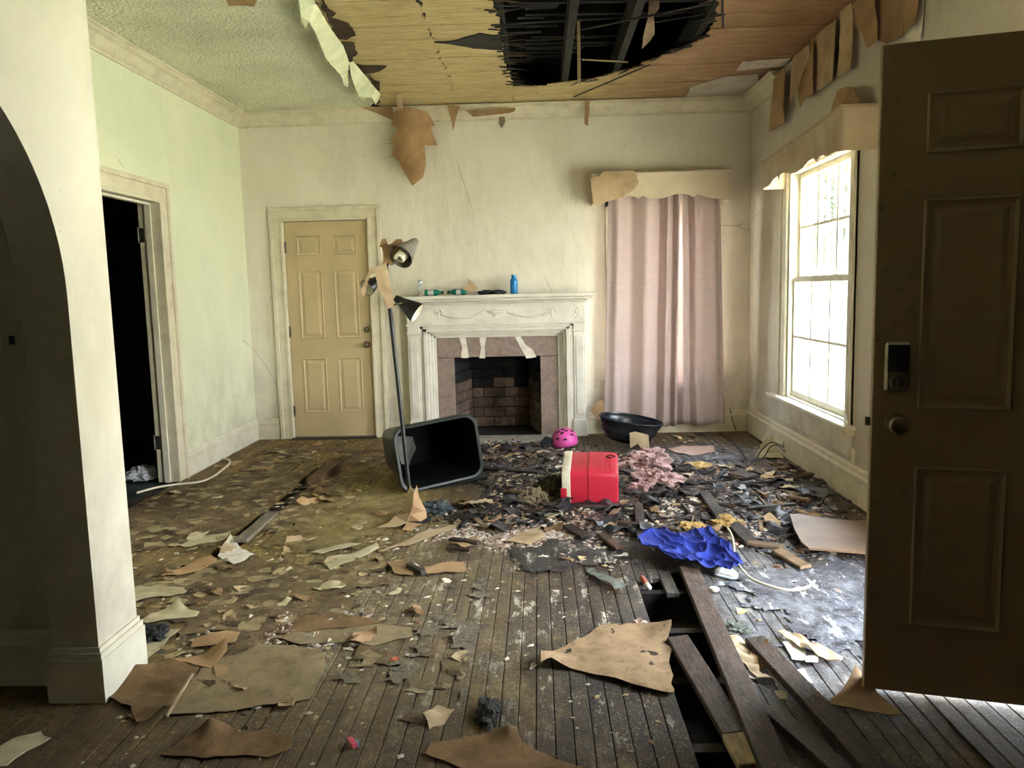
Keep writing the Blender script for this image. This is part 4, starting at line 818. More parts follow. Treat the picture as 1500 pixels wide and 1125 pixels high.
cable('cable', [(200, 722), (230, 714), (262, 709), (292, 706), (312, 698), (326, 688), (337, 678), (334, 673), (326, 672)], .0085, M['cable_w'], 'white cable lying in front of the left doorway', .012)
cable('cable', [(1148, 655), (1130, 648), (1115, 660), (1108, 672), (1095, 682), (1092, 672), (1085, 660), (1075, 648), (1068, 640)], .005, M['cable_k'], 'black cable looping in the back right corner', .03, [.09, .1, .07, .04, .02, .02, .015, .015, .01])
cable('cable', [(1150, 662), (1138, 652), (1128, 655), (1120, 668), (1105, 680), (1098, 686), (1112, 690)], .004, M['cable_k'], 'thin black cable end on floor beside tan scrap', .02, [.08, .1, .1, .05, .02, .012, .012])
tag(MB().tube([bk(1069, 598, D-.012), bk(1073, 615, D-.03), bk(1079, 634, D-.04)], .004, 6).build('cable', M['cable_k'], None, True), 'short dark cable hanging from the outlet by curtains', 'cable')
# ================================================================ mantel shelf clutter
ZS = 1.3165
def mant(px): p = bk(px, 430, D-.13); return Vector((p.x, D-.13, ZS))
def clear_mat(name, c, mixf):
    t = NT(name); tr = t.n('BsdfTransparent'); tr.inputs[0].default_value = lin(c); t.b.inputs['Base Color'].default_value = lin(c); t.b.inputs['Roughness'].default_value = .15
    ms = t.n('MixShader'); ms.inputs[0].default_value = mixf; t.l(tr.outputs[0], ms.inputs[1]); t.l(t.b.outputs[0], ms.inputs[2]); t.l(ms.outputs[0], t.out.inputs[0]); return t.m
M['clear'] = clear_mat('clear_plastic', (232, 236, 232), .25); M['green_b'] = clear_mat('green_bottle', (24, 124, 104), .75)
M['label'] = simple('bottle_label', (200, 196, 184), (120, 134, 140), 40, .6); M['cap_w'] = simple('blue_white_label', (90, 110, 150), (220, 222, 224), 30, .5, lo=.45, hi=.55); M['blue_b'] = simple('blue_bottle', (30, 128, 186), (24, 110, 168), 8, .3)
BP = [(0, 0), (.028, 0), (.031, .006), (.031, .11), (.028, .125), (.014, .155), (.012, .16), (.012, .178), (0, .178)]
def bottle(label, c_, ax, s, mb_, ml, mc, lab=(.035, .09), prof=BP):
    o = thing('bottle', label, 'bottle', c_); q = axis_mat(c_, ax) @ Matrix.Scale(s, 4)
    MB().lathe(prof, 24, q).build('body', mb_, o, 40)
    if ml: MB().lathe([(.0305, lab[0]), (.0318, lab[0]), (.0318, lab[1]), (.0305, lab[1])], 24, q).build('label', ml, o, 40)
    zt = prof[-1][1]; rr = prof[-2][0]
    MB().lathe([(0, zt+.012), (rr+.003, zt+.012), (rr+.003, zt-.008), (rr-.001, zt-.008)], 16, q).build('cap', mc, o, 40)
p = mant(616); bottle('upside down clear bottle with blue label at left mantel end', p+Vector((0, 0, .145)), (0, 0, -1), .76, M['clear'], M['cap_w'], M['bone'], (.01, .045))
p = mant(622); bottle('green bottle lying on mantel beside the clear bottle', p+Vector((0, 0, .0285)), (1, .1, 0), .9, M['green_b'], M['label'], M['black_metal'])
p = mant(683); bottle('green bottle on mantel with its cap facing left', p+Vector((0, 0, .0285)), (-1, .05, 0), .9, M['green_b'], M['label'], M['black_metal'], (.05, .1))
p = mant(753); bottle('upright bright blue bottle on the mantel shelf', p, (0, 0, 1), 1.0, M['blue_b'], None, M['blue_b'], prof=[(0, 0), (.03, 0), (.034, .006), (.034, .03), (.0325, .034), (.034, .038), (.034, .07), (.0325, .074), (.034, .078), (.034, .115), (.028, .135), (.019, .145), (.019, .16), (0, .16)])
sm = lambda x, y: on(x, y, 1, D-.15)
tag(sheet3([sm(678, 424), sm(683, 417), sm(686, 408), sm(692, 413), sm(700, 423), sm(694, 427), sm(688, 427)], .012, .003, 2, 12, 5).build('paper_scrap', M['kraft_pale'], None, 30), 'pointed tan paper scrap on the mantel shelf', 'paper')
for px, lb, sd in ((711, 'crumpled black cloth on mantel beside the paper scrap', 3), (731, 'folded dark grey cloth on mantel beside blue bottle', 6)):
    c_ = mant(px); bm = bmesh.new(); bmesh.ops.create_icosphere(bm, subdivisions=3, radius=1)
    for v in bm.verts:
        d = v.co.normalized(); k = 1+.5*nz(d, 2, sd)+.25*nz(d, 5, sd); v.co = Vector((d.x*.062*k, d.y*.05*k, max(0, .03*(d.z*k)+.012)))
    tag(MB().bm(bm, Matrix.Translation(c_)).build('dark_cloth', M['black_cloth'] if sd == 3 else simple('slate_cloth', (52, 54, 60), (36, 38, 44), 8, .8), None, 50), lb, 'cloth')
# ================================================================ loose planks
t = NT('loose_plank_wood'); g = t.noise(14, 8, .78, t.scale(4, .7, 4)); g2 = t.noise(9, 8, .8); oi = t.n('ObjectInfo')
col = t.mix(t.rng(g, .36, .66), lin((84, 66, 54)), lin((20, 16, 14))); col = t.mix(t.rng(g2, .52, .66, 0, .8), col, lin((104, 86, 74))); col = t.mix(t.rng(t.noise(60, 5, .7), .62, .68, 0, .7), col, lin((150, 132, 112)))
M['loose'] = t.done(col, t.rng(g2, .35, .7, .4, .8), t.bump(g, .8, .005), .3)
M['loose_pale'] = simple('bare_plank_end', (176, 154, 118), (130, 108, 80), 9, .7, .4, 26, .006, vec=(8, 1, 8))
def lplank(a, b, w_, label, th=.024, roll=0, mat=None, pale=False):
    o = tag(board_between(a, b, w_, th, roll).build('loose_plank', mat or M['loose'], None), label, 'plank', 'loose planks pried from the floor')
    return o
lplank(fl(1009, 830, .035), fl(1111, 1074, .055)+Vector((-.005, -.3, .01)), .088, 'long pried up plank beginning at the blue cloth', .024, -4)
o = lplank(fl(992, 931, .03), fl(1078, 1072, .0425), .082, 'short loose plank beside the floor gap with broken pale end', .024, 5)
a, b2 = fl(1078, 1072, .0428), fl(1104, 1118, .046); mb = board_between(a, b2, .084, .026, 5); c_ = mb.build('bare_end', M['loose_pale'], o, False)
lplank(fl(1105, 932, .045), fl(1250, 1085, .05)+Vector((.05, -.35, 0)), .075, 'loose plank ending near the pale plaster flakes', .03, 3)
lplank(fl(1125, 1032, .03), fl(1249, 1122, .03)+Vector((.03, -.2, 0)), .07, 'loose plank in the bottom corner between two others', .022, -3)
lplank(fl(352, 790, .03), fl(400, 749, .012), .075, 'grey plank piece in the left floor slot', .022, 0, simple('grey_wood', (128, 116, 100), (92, 80, 66), 8, .7, .4, 26, .005, vec=(8, 1, 8)))
lplank(fl(459, 700, .045), fl(493, 674, .05), .1, 'thick brown beam piece on floor before the beige door', .06, 0, simple('brown_wood', (110, 82, 54), (74, 54, 36), 8, .7, .4, 26, .005, vec=(8, 1, 8)))
floor_sheet('curved_board', [(1156, 774), (1168, 769), (1268, 777), (1290, 800), (1290, 826), (1235, 821), (1185, 817), (1174, 808), (1164, 790)], simple('stained_hardboard', (132, 104, 78), (98, 76, 58), 4, .5, .2, 40, .003, lo=.35, hi=.7), 'brown curved hardboard sheet on floor by front door', 'board', .004, .05, [(1156, 774, .3, .03)], 2, .01, 4, .004)
floor_sheet('curved_board', [(1190, 764), (1268, 766), (1285, 775), (1285, 790), (1205, 775)], M['kraft'], 'tan hardboard sheet partly under the curved brown board', 'board', .004, .012, None, 4, .008, 3, .008)
# ================================================================ sheets and scraps on the floor
def grimy(name, c1, c2, c3):
    t = NT(name); g = t.noise(9, 8, .75); col = t.mix(t.rng(g, .36, .66), lin(c1), lin(c2)); col = t.mix(t.rng(t.noise(4, 7, .75), .5, .66, 0, .85), col, lin(c3))
    col = t.mix(t.rng(t.noise(70, 4, .6), .66, .7, 0, .35), col, lin((180, 166, 138))); col = t.mix(t.rng(t.noise(30, 5, .7), .64, .7, 0, .8), col, lin((52, 42, 32)))
    return t.done(col, .8, t.bump(t.noise(34, 5, .7), .5, .006), .2)
M['lino'] = grimy('worn_tan_sheet', (150, 132, 102), (122, 104, 76), (104, 86, 62))
M['lino_d'] = grimy('brown_sheet', (132, 104, 72), (104, 80, 52), (84, 64, 44))
M['flake'] = simple('cream_flake', (196, 184, 150), (166, 152, 118), 10, .8, .4, 50, .004, rand=.15)
t = NT('spotted_kraft_sheet'); col = t.mix(t.rng(t.noise(6, 7, .7), .35, .7), lin((158, 130, 97)), lin((128, 102, 74))); col = t.mix(t.rng(t.noise(9, 4, .5), .63, .65), col, lin((44, 36, 30))); col = t.mix(t.rng(t.noise(24, 8, .8), .5, .68, 0, .6), col, lin((92, 72, 52)))
M['spotted'] = t.done(col, .8, t.bump(t.noise(40), .25, .004), .2)
FS = [
 ('fibreboard_sheet', [(790, 968), (835, 944), (890, 917), (940, 918), (983, 922), (980, 935), (974, 945), (985, 958), (980, 975), (988, 1022), (940, 1012), (890, 996), (850, 985), (808, 977), (792, 985)], M['spotted'], 'large spotted tan sheet beside the floor gap', .02, [(790, 975, .15, .05), (983, 925, .12, .04)], 1),
 ('paper_sheet', [(155, 1022), (172, 1005), (196, 988), (246, 968), (292, 982), (266, 1018), (241, 1048), (212, 1060), (200, 1062), (192, 1040), (170, 1030)], M['lino_d'], 'brown buckled paper sheet by the archway pier', .03, [(196, 988, .12, .03), (241, 1048, .1, .03)], 2),
 ('paper_sheet', [(293, 984), (340, 948), (385, 946), (430, 948), (468, 955), (478, 975), (462, 1010), (452, 1027), (400, 1035), (345, 1043), (245, 1049), (268, 1018)], M['lino'], 'wide flat tan sheet in the left foreground', .006, None, 3),
 ('paper_sheet', [(246, 968), (300, 962), (335, 955), (333, 964), (318, 972), (310, 982), (292, 978)], M['kraft'], 'narrow tan flap folded over the brown buckled paper sheet', .03, [(335, 955, .12, .05)], 4),
 ('paper_sheet', [(314, 978), (325, 975), (333, 985), (332, 1005), (318, 995)], M['kraft'], 'small curled tan scrap on the wide flat tan sheet', .04, None, 5),
 ('paper_sheet', [(402, 930), (440, 905), (480, 900), (545, 908), (560, 915), (520, 922), (470, 925), (430, 930)], M['lino_d'], 'brown torn sheet behind the wide flat tan sheet', .008, None, 6),
 ('paper_sheet', [(405, 938), (440, 928), (500, 924), (560, 916), (602, 922), (604, 934), (570, 942), (545, 949), (520, 942), (480, 943), (440, 946)], M['lino'], 'pale torn sheet with jagged front edge mid left floor', .012, None, 7),
 ('paper_sheet', [(236, 1108), (270, 1085), (305, 1074), (330, 1066), (352, 1074), (392, 1070), (430, 1085), (428, 1100), (392, 1112), (360, 1108), (300, 1114)], M['lino_d'], 'rotten brown sheet at the front of the left floor', .03, [(310, 1074, .08, .04)], 8),
 ('paper_sheet', [(193, 865), (205, 860), (250, 863), (281, 862), (270, 872), (235, 876), (207, 881), (194, 886)], M['flake'], 'pale paper strip on floor touching the pier edge', .02, None, 9),
 ('paper_sheet', [(205, 912), (232, 898), (262, 891), (292, 899), (288, 905), (250, 912), (215, 919)], M['flake'], 'pale paper strip leaning by the base of the pier', .025, [(262, 891, .1, .04)], 10),
 ('paper_sheet', [(210, 942), (240, 928), (264, 926), (245, 942), (225, 958), (200, 985), (196, 975)], M['flake'], 'rough tan strip beside the pier base', .02, None, 11),
 ('plaster_flake', [(319, 816), (327, 800), (338, 792), (352, 803), (372, 813), (358, 822), (342, 828)], M['plaster_white'], 'largest cream plaster flake below the left floor slot', .02, [(338, 792, .1, .03)], 12),
 ('paper_sheet', [(474, 827), (480, 818), (520, 812), (552, 802), (556, 806), (528, 818), (500, 830), (482, 834)], M['flake'], 'long pale strip in the middle of the floor', .02, [(552, 802, .1, .02)], 13),
 ('paper_sheet', [(453, 812), (475, 806), (510, 797), (528, 797), (505, 806), (470, 814)], M['flake'], 'thin pale strip just behind another in the middle floor', .02, None, 14),
 ('paper_sheet', [(567, 826), (592, 822), (612, 838), (604, 845), (578, 842)], M['kraft'], 'brown scrap left of the small black stick', .02, None, 15),
 ('paper_sheet', [(621, 833), (655, 828), (680, 826), (682, 840), (650, 841), (625, 844)], M['kraft'], 'brown scrap right of the small black stick', .02, None, 16),
 ('paper_sheet', [(622, 1108), (632, 1092), (690, 1082), (732, 1074), (758, 1074), (765, 1092), (800, 1108), (860, 1128), (680, 1130)], M['lino_d'], 'thin brown sheet at bottom edge of the floor', .012, [(745, 1080, .08, .03)], 17),
 ('paper_sheet', [(1214, 1034), (1252, 1000), (1275, 1010), (1322, 1050), (1265, 1046)], M['kraft'], 'tan sheet slipped under the front door corner', .02, [(1252, 1000, .12, .05)], 18),
 ('paper_sheet', [(1100, 963), (1126, 957), (1127, 975), (1115, 986), (1102, 985)], M['kraft'], 'curled brown scrap between the loose planks', .06, [(1126, 960, .08, .05)], 19),
 ('plaster_flake', [(1146, 945), (1165, 943), (1180, 955), (1178, 970), (1160, 968)], M['plaster_white'], 'white plaster flake right of the loose planks', .02, None, 20),
 ('plaster_flake', [(1178, 965), (1200, 962), (1198, 975), (1180, 975)], M['plaster_white'], 'small square white flake right of the loose planks', .015, None, 21),
 ('paper_sheet', [(1138, 932), (1152, 929), (1172, 938), (1190, 950), (1215, 958), (1235, 972), (1232, 980), (1210, 972), (1180, 958), (1150, 942)], M['kraft_pale'], 'pale orange crumpled strip near the front door', .035, None, 22, .03),
 ('plaster_flake', [(1160, 985), (1178, 985), (1192, 1003), (1180, 1000), (1165, 995)], M['plaster_white'], 'white flake leaning on the loose plank end', .03, None, 23),
 ('plaster_flake', [(1083, 985), (1096, 983), (1113, 996), (1104, 999), (1088, 993)], M['plaster_white'], 'white flake in front of the curled brown scrap', .02, None, 24),
 ('paper_sheet', [(1066, 936), (1085, 938), (1098, 950), (1100, 965), (1112, 990), (1135, 1002), (1110, 1000), (1085, 975), (1068, 955)], M['kraft_pale'], 'pinkish rubble sheet between two loose planks', .03, None, 25, .02),
 ('paper_sheet', [(978, 658), (1005, 654), (1045, 654), (1048, 662), (1015, 668), (990, 664)], simple('pink_board', (190, 160, 146), (168, 138, 124), 8, .6), 'flat pinkish board scrap on floor before the curtains', .006, None, 26),
 ('paper_sheet', [(1106, 672), (1113, 660), (1124, 655), (1146, 658), (1148, 672), (1128, 673)], M['flake'], 'tan triangular scrap in the back right corner', .05, [(1130, 656, .25, .09)], 27),
 ('plaster_flake', [(994, 738), (1004, 736), (1019, 750), (1015, 755), (1000, 750)], M['plaster_white'], 'tan plaster flake behind the blue cloth', .02, None, 28),
 ('paper_sheet', [(560, 810), (590, 796), (625, 780), (665, 770), (690, 760), (680, 770), (640, 786), (600, 800)], M['kraft_pale'], 'long tan strip before the paper cone', .02, None, 29),
 ('paper_sheet', [(660, 800), (690, 790), (702, 796), (680, 806)], M['kraft'], 'brown wood chip stack at centre floor', .03, None, 30),
 ('paper_sheet', [(0, 1100), (20, 1085), (45, 1080), (60, 1075), (75, 1085), (40, 1105), (10, 1128), (-20, 1128)], M['flake'], 'pale torn sheet in the bottom left corner', .02, None, 31),
 ('paper_sheet', [(285, 940), (330, 928), (352, 930), (345, 945), (310, 950), (280, 952)], M['kraft'], 'brown scrap behind the narrow folded flap', .02, None, 32),
 ('paper_sheet', [(235, 845), (275, 830), (310, 815), (318, 822), (295, 836), (260, 845)], M['kraft'], 'tan stained sheet left of the cream flake', .012, None, 33),
 ('paper_sheet', [(262, 800), (300, 786), (338, 782), (330, 792), (300, 798), (270, 803)], M['flake'], 'pale flat sheet left of the floor slot', .012, None, 34),
 ('paper_sheet', [(740, 795), (760, 780), (790, 775), (800, 790), (775, 800)], M['kraft_pale'], 'pinkish tan scrap in front of the tan fibre clump', .03, None, 35),
 ('paper_sheet', [(735, 748), (760, 742), (768, 752), (750, 770), (735, 762)], M['kraft'], 'brown curled scrap left of the tan fibre clump', .04, None, 36),
]
for f_ in FS: floor_sheet(f_[0], f_[1], f_[2], f_[3], 'plaster' if 'plaster' in f_[0] else ('board' if 'fibre' in f_[0] else 'paper'), f_[4], .006, f_[5], f_[6], rough=f_[7] if len(f_) > 7 else 0)
tag(board_between(fl(598, 824, .035), fl(620, 836, .03), .03, .025).build('black_stick', M['black_wood'], None), 'small black stick between two brown scraps', 'stick')
tag(board_between(fl(290, 985, .05)+Vector((-.02, 0, 0)), fl(243, 1048, .035), .012, .01).build('pale_stick', M['loose_pale'], None), 'thin pale wooden strip on the brown buckled paper sheet', 'stick')
# little things
o = thing('plastic_scrap', 'pink and blue plastic scrap on the bare front floorboards', 'plastic', fl(516, 1090)); q = Matrix.Translation(fl(516, 1090, .006)) @ Matrix.Rotation(R(25), 4, 'Z')
MB().prism([(-.012, .025), (.006, .02), (.012, -.02), (-.004, -.025)], .012, q).build('pink_piece', simple('pink_plastic', (200, 80, 96), None, 5, .5), o); MB().prism([(.008, .012), (.02, .0), (.018, -.018), (.012, -.02)], .01, q).build('blue_piece', simple('blue_plastic', (84, 130, 150), None, 5, .5), o)
st = [(.022*(1 if k % 2 == 0 else .4)*math.cos(k*math.pi/5), .022*(1 if k % 2 == 0 else .4)*math.sin(k*math.pi/5)) for k in range(10)]
tag(MB().prism(st, .006, Matrix.Translation(fl(578, 967, .003))).build('star_ornament', simple('orange_star', (190, 92, 60), None, 5, .6), None), 'small orange star on the left floorboards', 'ornament')
o = thing('cigarette_stub', 'red tube with a white tip on dark boards', 'tube', fl(944, 852)); MB().tube([fl(940, 846, .014), fl(947, 856, .014)], .012, 10).build('red_tube', simple('red_paper', (170, 82, 66), None, 5, .6), o, True); MB().tube([fl(947, 856, .014), fl(951, 861, .014)], .0125, 10).build('white_tip', M['plaster_white'], o, True)
tag(MB().lathe([(0, 0), (.02, 0), (.023, .004), (.023, .01), (.02, .014), (0, .014)], 18, Matrix.Translation(fl(1046, 865, .003))).build('round_cap', M['bone'], None, 40), 'small round white cap in front of the blue cloth', 'cap')
c_ = fl(210, 702, 0); clump('plastic_bag', (208, 702), .11, simple('white_plastic_film', (214, 214, 216), (180, 180, 186), 10, .3), 'crumpled white plastic bag in the dark doorway', .6, 22, 'bag', 0, .8)
clump('dark_rag', (224, 938), .06, simple('dark_rag', (54, 52, 54), (30, 34, 28), 14, .8), 'dark bundle of rag by the pier base', .6, 25, 'rag')
# ================================================================ ceiling scraps, peeled paint and hanging strips
ceil_pt = lambda dz: (lambda x, y: on(x, y, 2, H-dz))
cp0, cp1 = ceil_pt(.014), ceil_pt(.08)
def peel(up, low, label, seed):
    pts = [cp0(x, y) for x, y in up]+[cp1(x, y) for x, y in low]
    tag(sheet3(pts, .012, .003, 3, 12, seed).build('peeled_paint', M['paint_strip'], None, 30), label, 'peeling paint')
peel([(436, -14), (452, -14), (480, 35), (504, 69), (511, 91)], [(509, 125), (504, 125), (498, 109), (477, 85), (463, 51), (451, 29), (449, 41), (441, 31)], 'long strip of peeled ceiling paint near the board edge', 2)
peel([(511, 91), (517, 89), (557, 138)], [(550, 154), (546, 144), (537, 144), (533, 151), (525, 139), (515, 115)], 'short strip of peeled ceiling paint by crown moulding', 5)
hp_ = lambda y0: (lambda x, y: on(x, y, 1, y0))
cx_ = on(601, 200, 1, D-.13).x
hung('hanging_paper', [(573, 165), (584, 157), (603, 157), (625, 162), (636, 181), (629, 184), (639, 211), (621, 212), (623, 240), (619, 259), (604, 272.5), (592, 253), (584, 237), (572, 224), (576, 211), (571, 203), (581, 189), (572, 181)], hp_(D-.13), M['kraft'], 'large brown leaf shaped paper hanging from the ceiling', 'paper', .012, 1, lambda c: .35*abs(c.x-cx_), 8)
hung('hanging_paper', [(507, 150), (544, 156), (575, 158), (576, 176), (545, 163), (525, 156)], hp_(D-.108), M['kraft'], 'brown wedge of paper left of the hanging leaf shape', 'paper', .01, 3)
tag(sheet3([fl(580, 137, H-.002), fl(587, 137, H-.002), on(591, 159, 1, D-.135), on(583, 162, 1, D-.135)], .004, .003, 2).build('hanging_paper', M['kraft_pale'], None, 30), 'small curled tab above the hanging leaf shape', 'paper')
hung('hanging_paper', [(655, 154), (674, 155), (668, 173), (664, 192), (661, 176)], hp_(D-.108), M['kraft'], 'pointed brown paper tab right of the hanging leaf shape', 'paper', .01, 5)
hung('hanging_paper', [(682, 162), (755, 158), (754, 163), (745, 166), (693, 171)], hp_(D-.108), M['kraft'], 'long brown strip along the back crown moulding', 'paper', .01, 6)
hung('hanging_paper', [(731, 166), (739, 168), (740, 178), (735, 188), (731, 182)], hp_(D-.016), M['grey_paper'], 'tiny grey tab hanging below the back crown moulding', 'paper', .006, 7)
hung('hanging_paper', [(857, 148), (864, 145), (863, 165), (861, 185), (856, 181)], hp_(D-.108), M['kraft'], 'thin brown strip hanging above the curtains', 'paper', .01, 8)
RWX = XR-.034
rp = lambda x, y: rw(x, y, RWX)
RS = [('narrow reddish strip of sheathing hanging nearest the back corner', [(1130.7, 117), (1150.7, 97), (1151, 130), (1148, 178.7), (1129, 192)]),
 ('pale pointed strip second from the back corner', [(1162.7, 85), (1185, 64), (1184, 80), (1170.7, 128), (1162.7, 138.7), (1156, 153), (1160, 120)]),
 ('dark brown pointed strip behind the broad tan one', [(1180, 70), (1190, 60), (1192, 137), (1182, 143), (1174.7, 157), (1170.7, 128)]),
 ('broad tan strip of sheathing hanging in the middle', [(1188, 57), (1225, 28), (1224, 80), (1222.7, 117), (1202.7, 130.7), (1186.7, 134.7), (1187, 95)]),
 ('narrow straight strip right of the broad tan one', [(1232, 18.7), (1249, 4), (1248, 60), (1246.7, 101), (1229, 112)]),
 ('ragged brown strip hanging above the valance end', [(1250, 5), (1283, -20), (1284, 30), (1283, 61), (1272, 70.7), (1266.7, 53), (1253, 37)]),
 ('broad brown strip hanging left of the door top', [(1284, -22), (1323, -46), (1324, 10), (1324, 50.7), (1299, 64), (1285, 58.7)]),
 ('last tan strip hanging nearest the door top', [(1324, -46), (1343, -60), (1345, 0), (1343, 27), (1325, 47)])]
for i, (lb, px) in enumerate(RS): hung('hanging_strip', px, lambda x, y, i=i: rw(x, y, XR-.066 if i < 2 else RWX-.012*(i % 3)), M['kraft_pale'] if i in (1, 3, 4) else M['kraft'], lb, 'hanging strip', .02, i*2.0, None, 4, .005, 'sheathing strips hanging along the right wall')
hung('wall_paper_peel', [(1324, 50), (1345, 28), (1348, 0), (1355, -10), (1352, 45), (1349, 58), (1326, 56)], lambda x, y: rw(x, y, XR-.006), M['plaster_white'], 'white torn wallpaper edge behind the hanging strips', 'wallpaper', .01, 3)
hung('paper_scrap', [(1219, 163), (1228, 131), (1240, 127), (1253, 128), (1260, 144), (1259, 155), (1229, 157)], lambda x, y: rw(x, y, XR-.09), M['kraft'], 'brown paper scrap standing on the right valance', 'paper', .02, 9)
hung('paper_scrap', [(865, 261), (877, 259), (884, 251), (929, 250), (936, 267), (929, 277), (913, 288), (890, 295), (872, 302), (867, 283)], lambda x, y: on(x, y, 1, D-.225), M['kraft_pale'], 'tan torn paper draped over left end of the curtain valance', 'paper', .02, 12, None, 6)
hung('hanging_paper', [(326, -12), (382, -12), (372, 9), (350, 7), (335, 8)], ceil_pt(.012), M['kraft'], 'brown torn patch at the top edge of the textured ceiling', 'paper', .006, 14)
t = NT('blue_tarp'); tb = t.n('BsdfTranslucent'); tb.inputs[0].default_value = (.0001, .004, .011, 1); t.l(tb.outputs[0], t.out.inputs[0]); TARP = t.m
# broken lath hanging in the hole
hz_ = lambda x, y: on(x, y, 2, H-.02)
def stick(a, b, w_, th, mat, label): return tag(board_between(a, b, w_, th).build('broken_lath', mat, None), label, 'lath')
hv = on(848, 90, 2, H-.05); tag(MB().bbox((hv.x-.012, hv.y-.006, H-.2), (hv.x+.012, hv.y+.006, H+.22), .002).build('broken_lath', M['loose_pale'], None), 'upright broken lath hanging through the ceiling hole', 'lath')
stick(on(852, 42, 2, H+.01), on(1046, 3, 2, H+.02), .018, .01, M['joist'], 'long thin lath crossing the hole toward the right')
stick(on(948, 33, 2, H+.06), on(1040, 18, 2, H+.07), .014, .01, M['joist'], 'short grey lath below the long thin one')
stick(on(852, 86, 2, H+.03), on(920, 90, 2, H+.03), .014, .01, M['loose_pale'], 'pale lath lying across the middle of the hole')
stick(on(841, 141, 2, H-.02), on(952, 94, 2, H-.01), .016, .008, M['char'], 'black splinter crossing the far edge of the hole')
stick(on(1059, 40, 2, H-.005), on(1058, -12, 2, H-.005), .014, .008, M['char'], 'short black splinter right of the hole')
hung('hanging_insulation', [(951, 0), (966, 2), (965, 14), (957, 22), (959, 50), (952, 60), (940, 72), (942, 52), (948, 30)], lambda x, y: on(x, y, 1, 5.2), simple('dusty_insulation', (190, 166, 140), (140, 116, 94), 12, .9), 'dusty insulation scrap hanging inside the ceiling hole', 'insulation', .03, 4)
tag(MB().box((SK.x-.3, SK.y-.3, 4.36), (SK.x+.3, SK.y+.25, 4.364)).build('roof_tarp', TARP, None), 'blue tarp patch seen through the roof gap', 'tarp')
# ================================================================ rubble, chips and splinters
rg = random.Random(21)
def gz(x, y, cx, cy, rx, ry): return math.exp(-(((x-cx)/rx)**2+((y-cy)/ry)**2))
def heap(x, y):                                       # 0..1 how deep the rubble lies
    v = max(gz(x, y, .55, 5.25, 1.0, .85), .9*gz(x, y, .0, 4.75, .75, .45), .75*gz(x, y, 1.2, 4.6, .6, .7), .6*gz(x, y, -.1, 6.4, .7, .5), .7*gz(x, y, .6, 4.35, .55, .22), .75*gz(x, y, 1.55, 5.3, .45, .9), .4*gz(x, y, -.3, 5.6, .7, .7), .4*gz(x, y, 1.35, 3.9, .3, .25))
    return max(0, min(1, v*1.15+.35*nz((x, y, 0), 2.2, 3)+.2*nz((x, y, 0), 6, 1)-.18))
def bed(x, y):
    h = heap(x, y); 
    return .002+.05*max(0, h-.12)*(.55+.45*nz((x, y, 0), 7, 2)+.35*abs(nz((x, y, 0), 19, 4)))
t = NT('dark_wet_rubble')
v1 = t.n('TexVoronoi'); t.l(t.scale(1, .55, 1), v1.inputs['Vector']); v1.inputs['Scale'].default_value = 46
sp = t.n('SeparateColor'); t.l(v1.outputs['Color'], sp.inputs[0])
dk = t.mix(t.rng(t.noise(13, 7, .75), .35, .68), lin((20, 18, 19)), lin((54, 47, 43)))
col = t.mix(t.mth('MULTIPLY', t.rng(sp.outputs[0], .74, .77), t.rng(t.noise(3, 4), .46, .6)), dk, t.mix(sp.outputs[1], lin((168, 146, 124)), lin((196, 180, 164))))
col = t.mix(t.rng(sp.outputs[2], .8, .84), col, lin((96, 64, 42)))
M['rubble'] = t.done(col, t.rng(t.noise(8), .3, .7, .22, .7), t.bump(v1.outputs[0], .9, .012, t.bump(t.noise(60, 5, .7), .8, .008)), .5)
X0, X1, Y0, Y1, ST = -1.3, XR-.03, 3.5, 7.05, .028
nx, ny = int((X1-X0)/ST), int((Y1-Y0)/ST); vid = {}; vs = []; fs = []
def vtx(i, j):
    if (i, j) not in vid:
        x, y = X0+i*ST+rg.uniform(-.008, .008), Y0+j*ST+rg.uniform(-.008, .008); vid[i, j] = len(vs); vs.append((x, y, bed(x, y)+rg.uniform(0, .012)*heap(x, y)))
    return vid[i, j]
for j in range(ny):
    for i in range(nx):
        if heap(X0+(i+.5)*ST, Y0+(j+.5)*ST) > .30+.12*nz((i*ST, j*ST, 0), 14): fs.append((vtx(i, j), vtx(i+1, j), vtx(i+1, j+1), vtx(i, j+1)))
mb = MB(); mb.add(vs, fs); tag(mb.build('rubble_heap', M['rubble'], None, False), 'black wet rubble spread over the middle of the floor', 'rubble', kind='stuff')
t = NT('dirt_layer')
g = t.noise(8, 8, .75); v1 = t.n('TexVoronoi'); t.l(t.mix(.04, t.pos, t.n('TexNoise').outputs[1]), v1.inputs['Vector']); v1.inputs['Scale'].default_value = 17
sp = t.n('SeparateColor'); t.l(v1.outputs['Color'], sp.inputs[0]); mk = t.rng(t.noise(2.4, 6, .7), .4, .6)
col = t.mix(t.rng(g, .36, .66), lin((126, 107, 78)), lin((84, 67, 46))); col = t.mix(t.rng(t.noise(1.7, 6, .7), .5, .68), col, lin((84, 66, 46)))
col = t.mix(t.mth('MULTIPLY', t.rng(sp.outputs[0], .7, .74), mk), col, lin((164, 148, 112))); col = t.mix(t.mth('MULTIPLY', t.rng(sp.outputs[1], .78, .8), mk), col, lin((64, 50, 36)))
col = t.mix(t.mth('MULTIPLY', t.blob(-1.05, 4.75, .4, .9, .5, .5, 3), .8), col, t.mix(t.rng(g, .4, .62), lin((152, 136, 86)), lin((110, 94, 56))))
col = t.mix(t.rng(t.noise(80, 4, .6), .64, .68, 0, .8), col, lin((186, 172, 136)))
M['dirt'] = t.done(col, .85, t.bump(t.noise(40, 6, .75), .8, .008, t.bump(g, .5, .012)), .2)
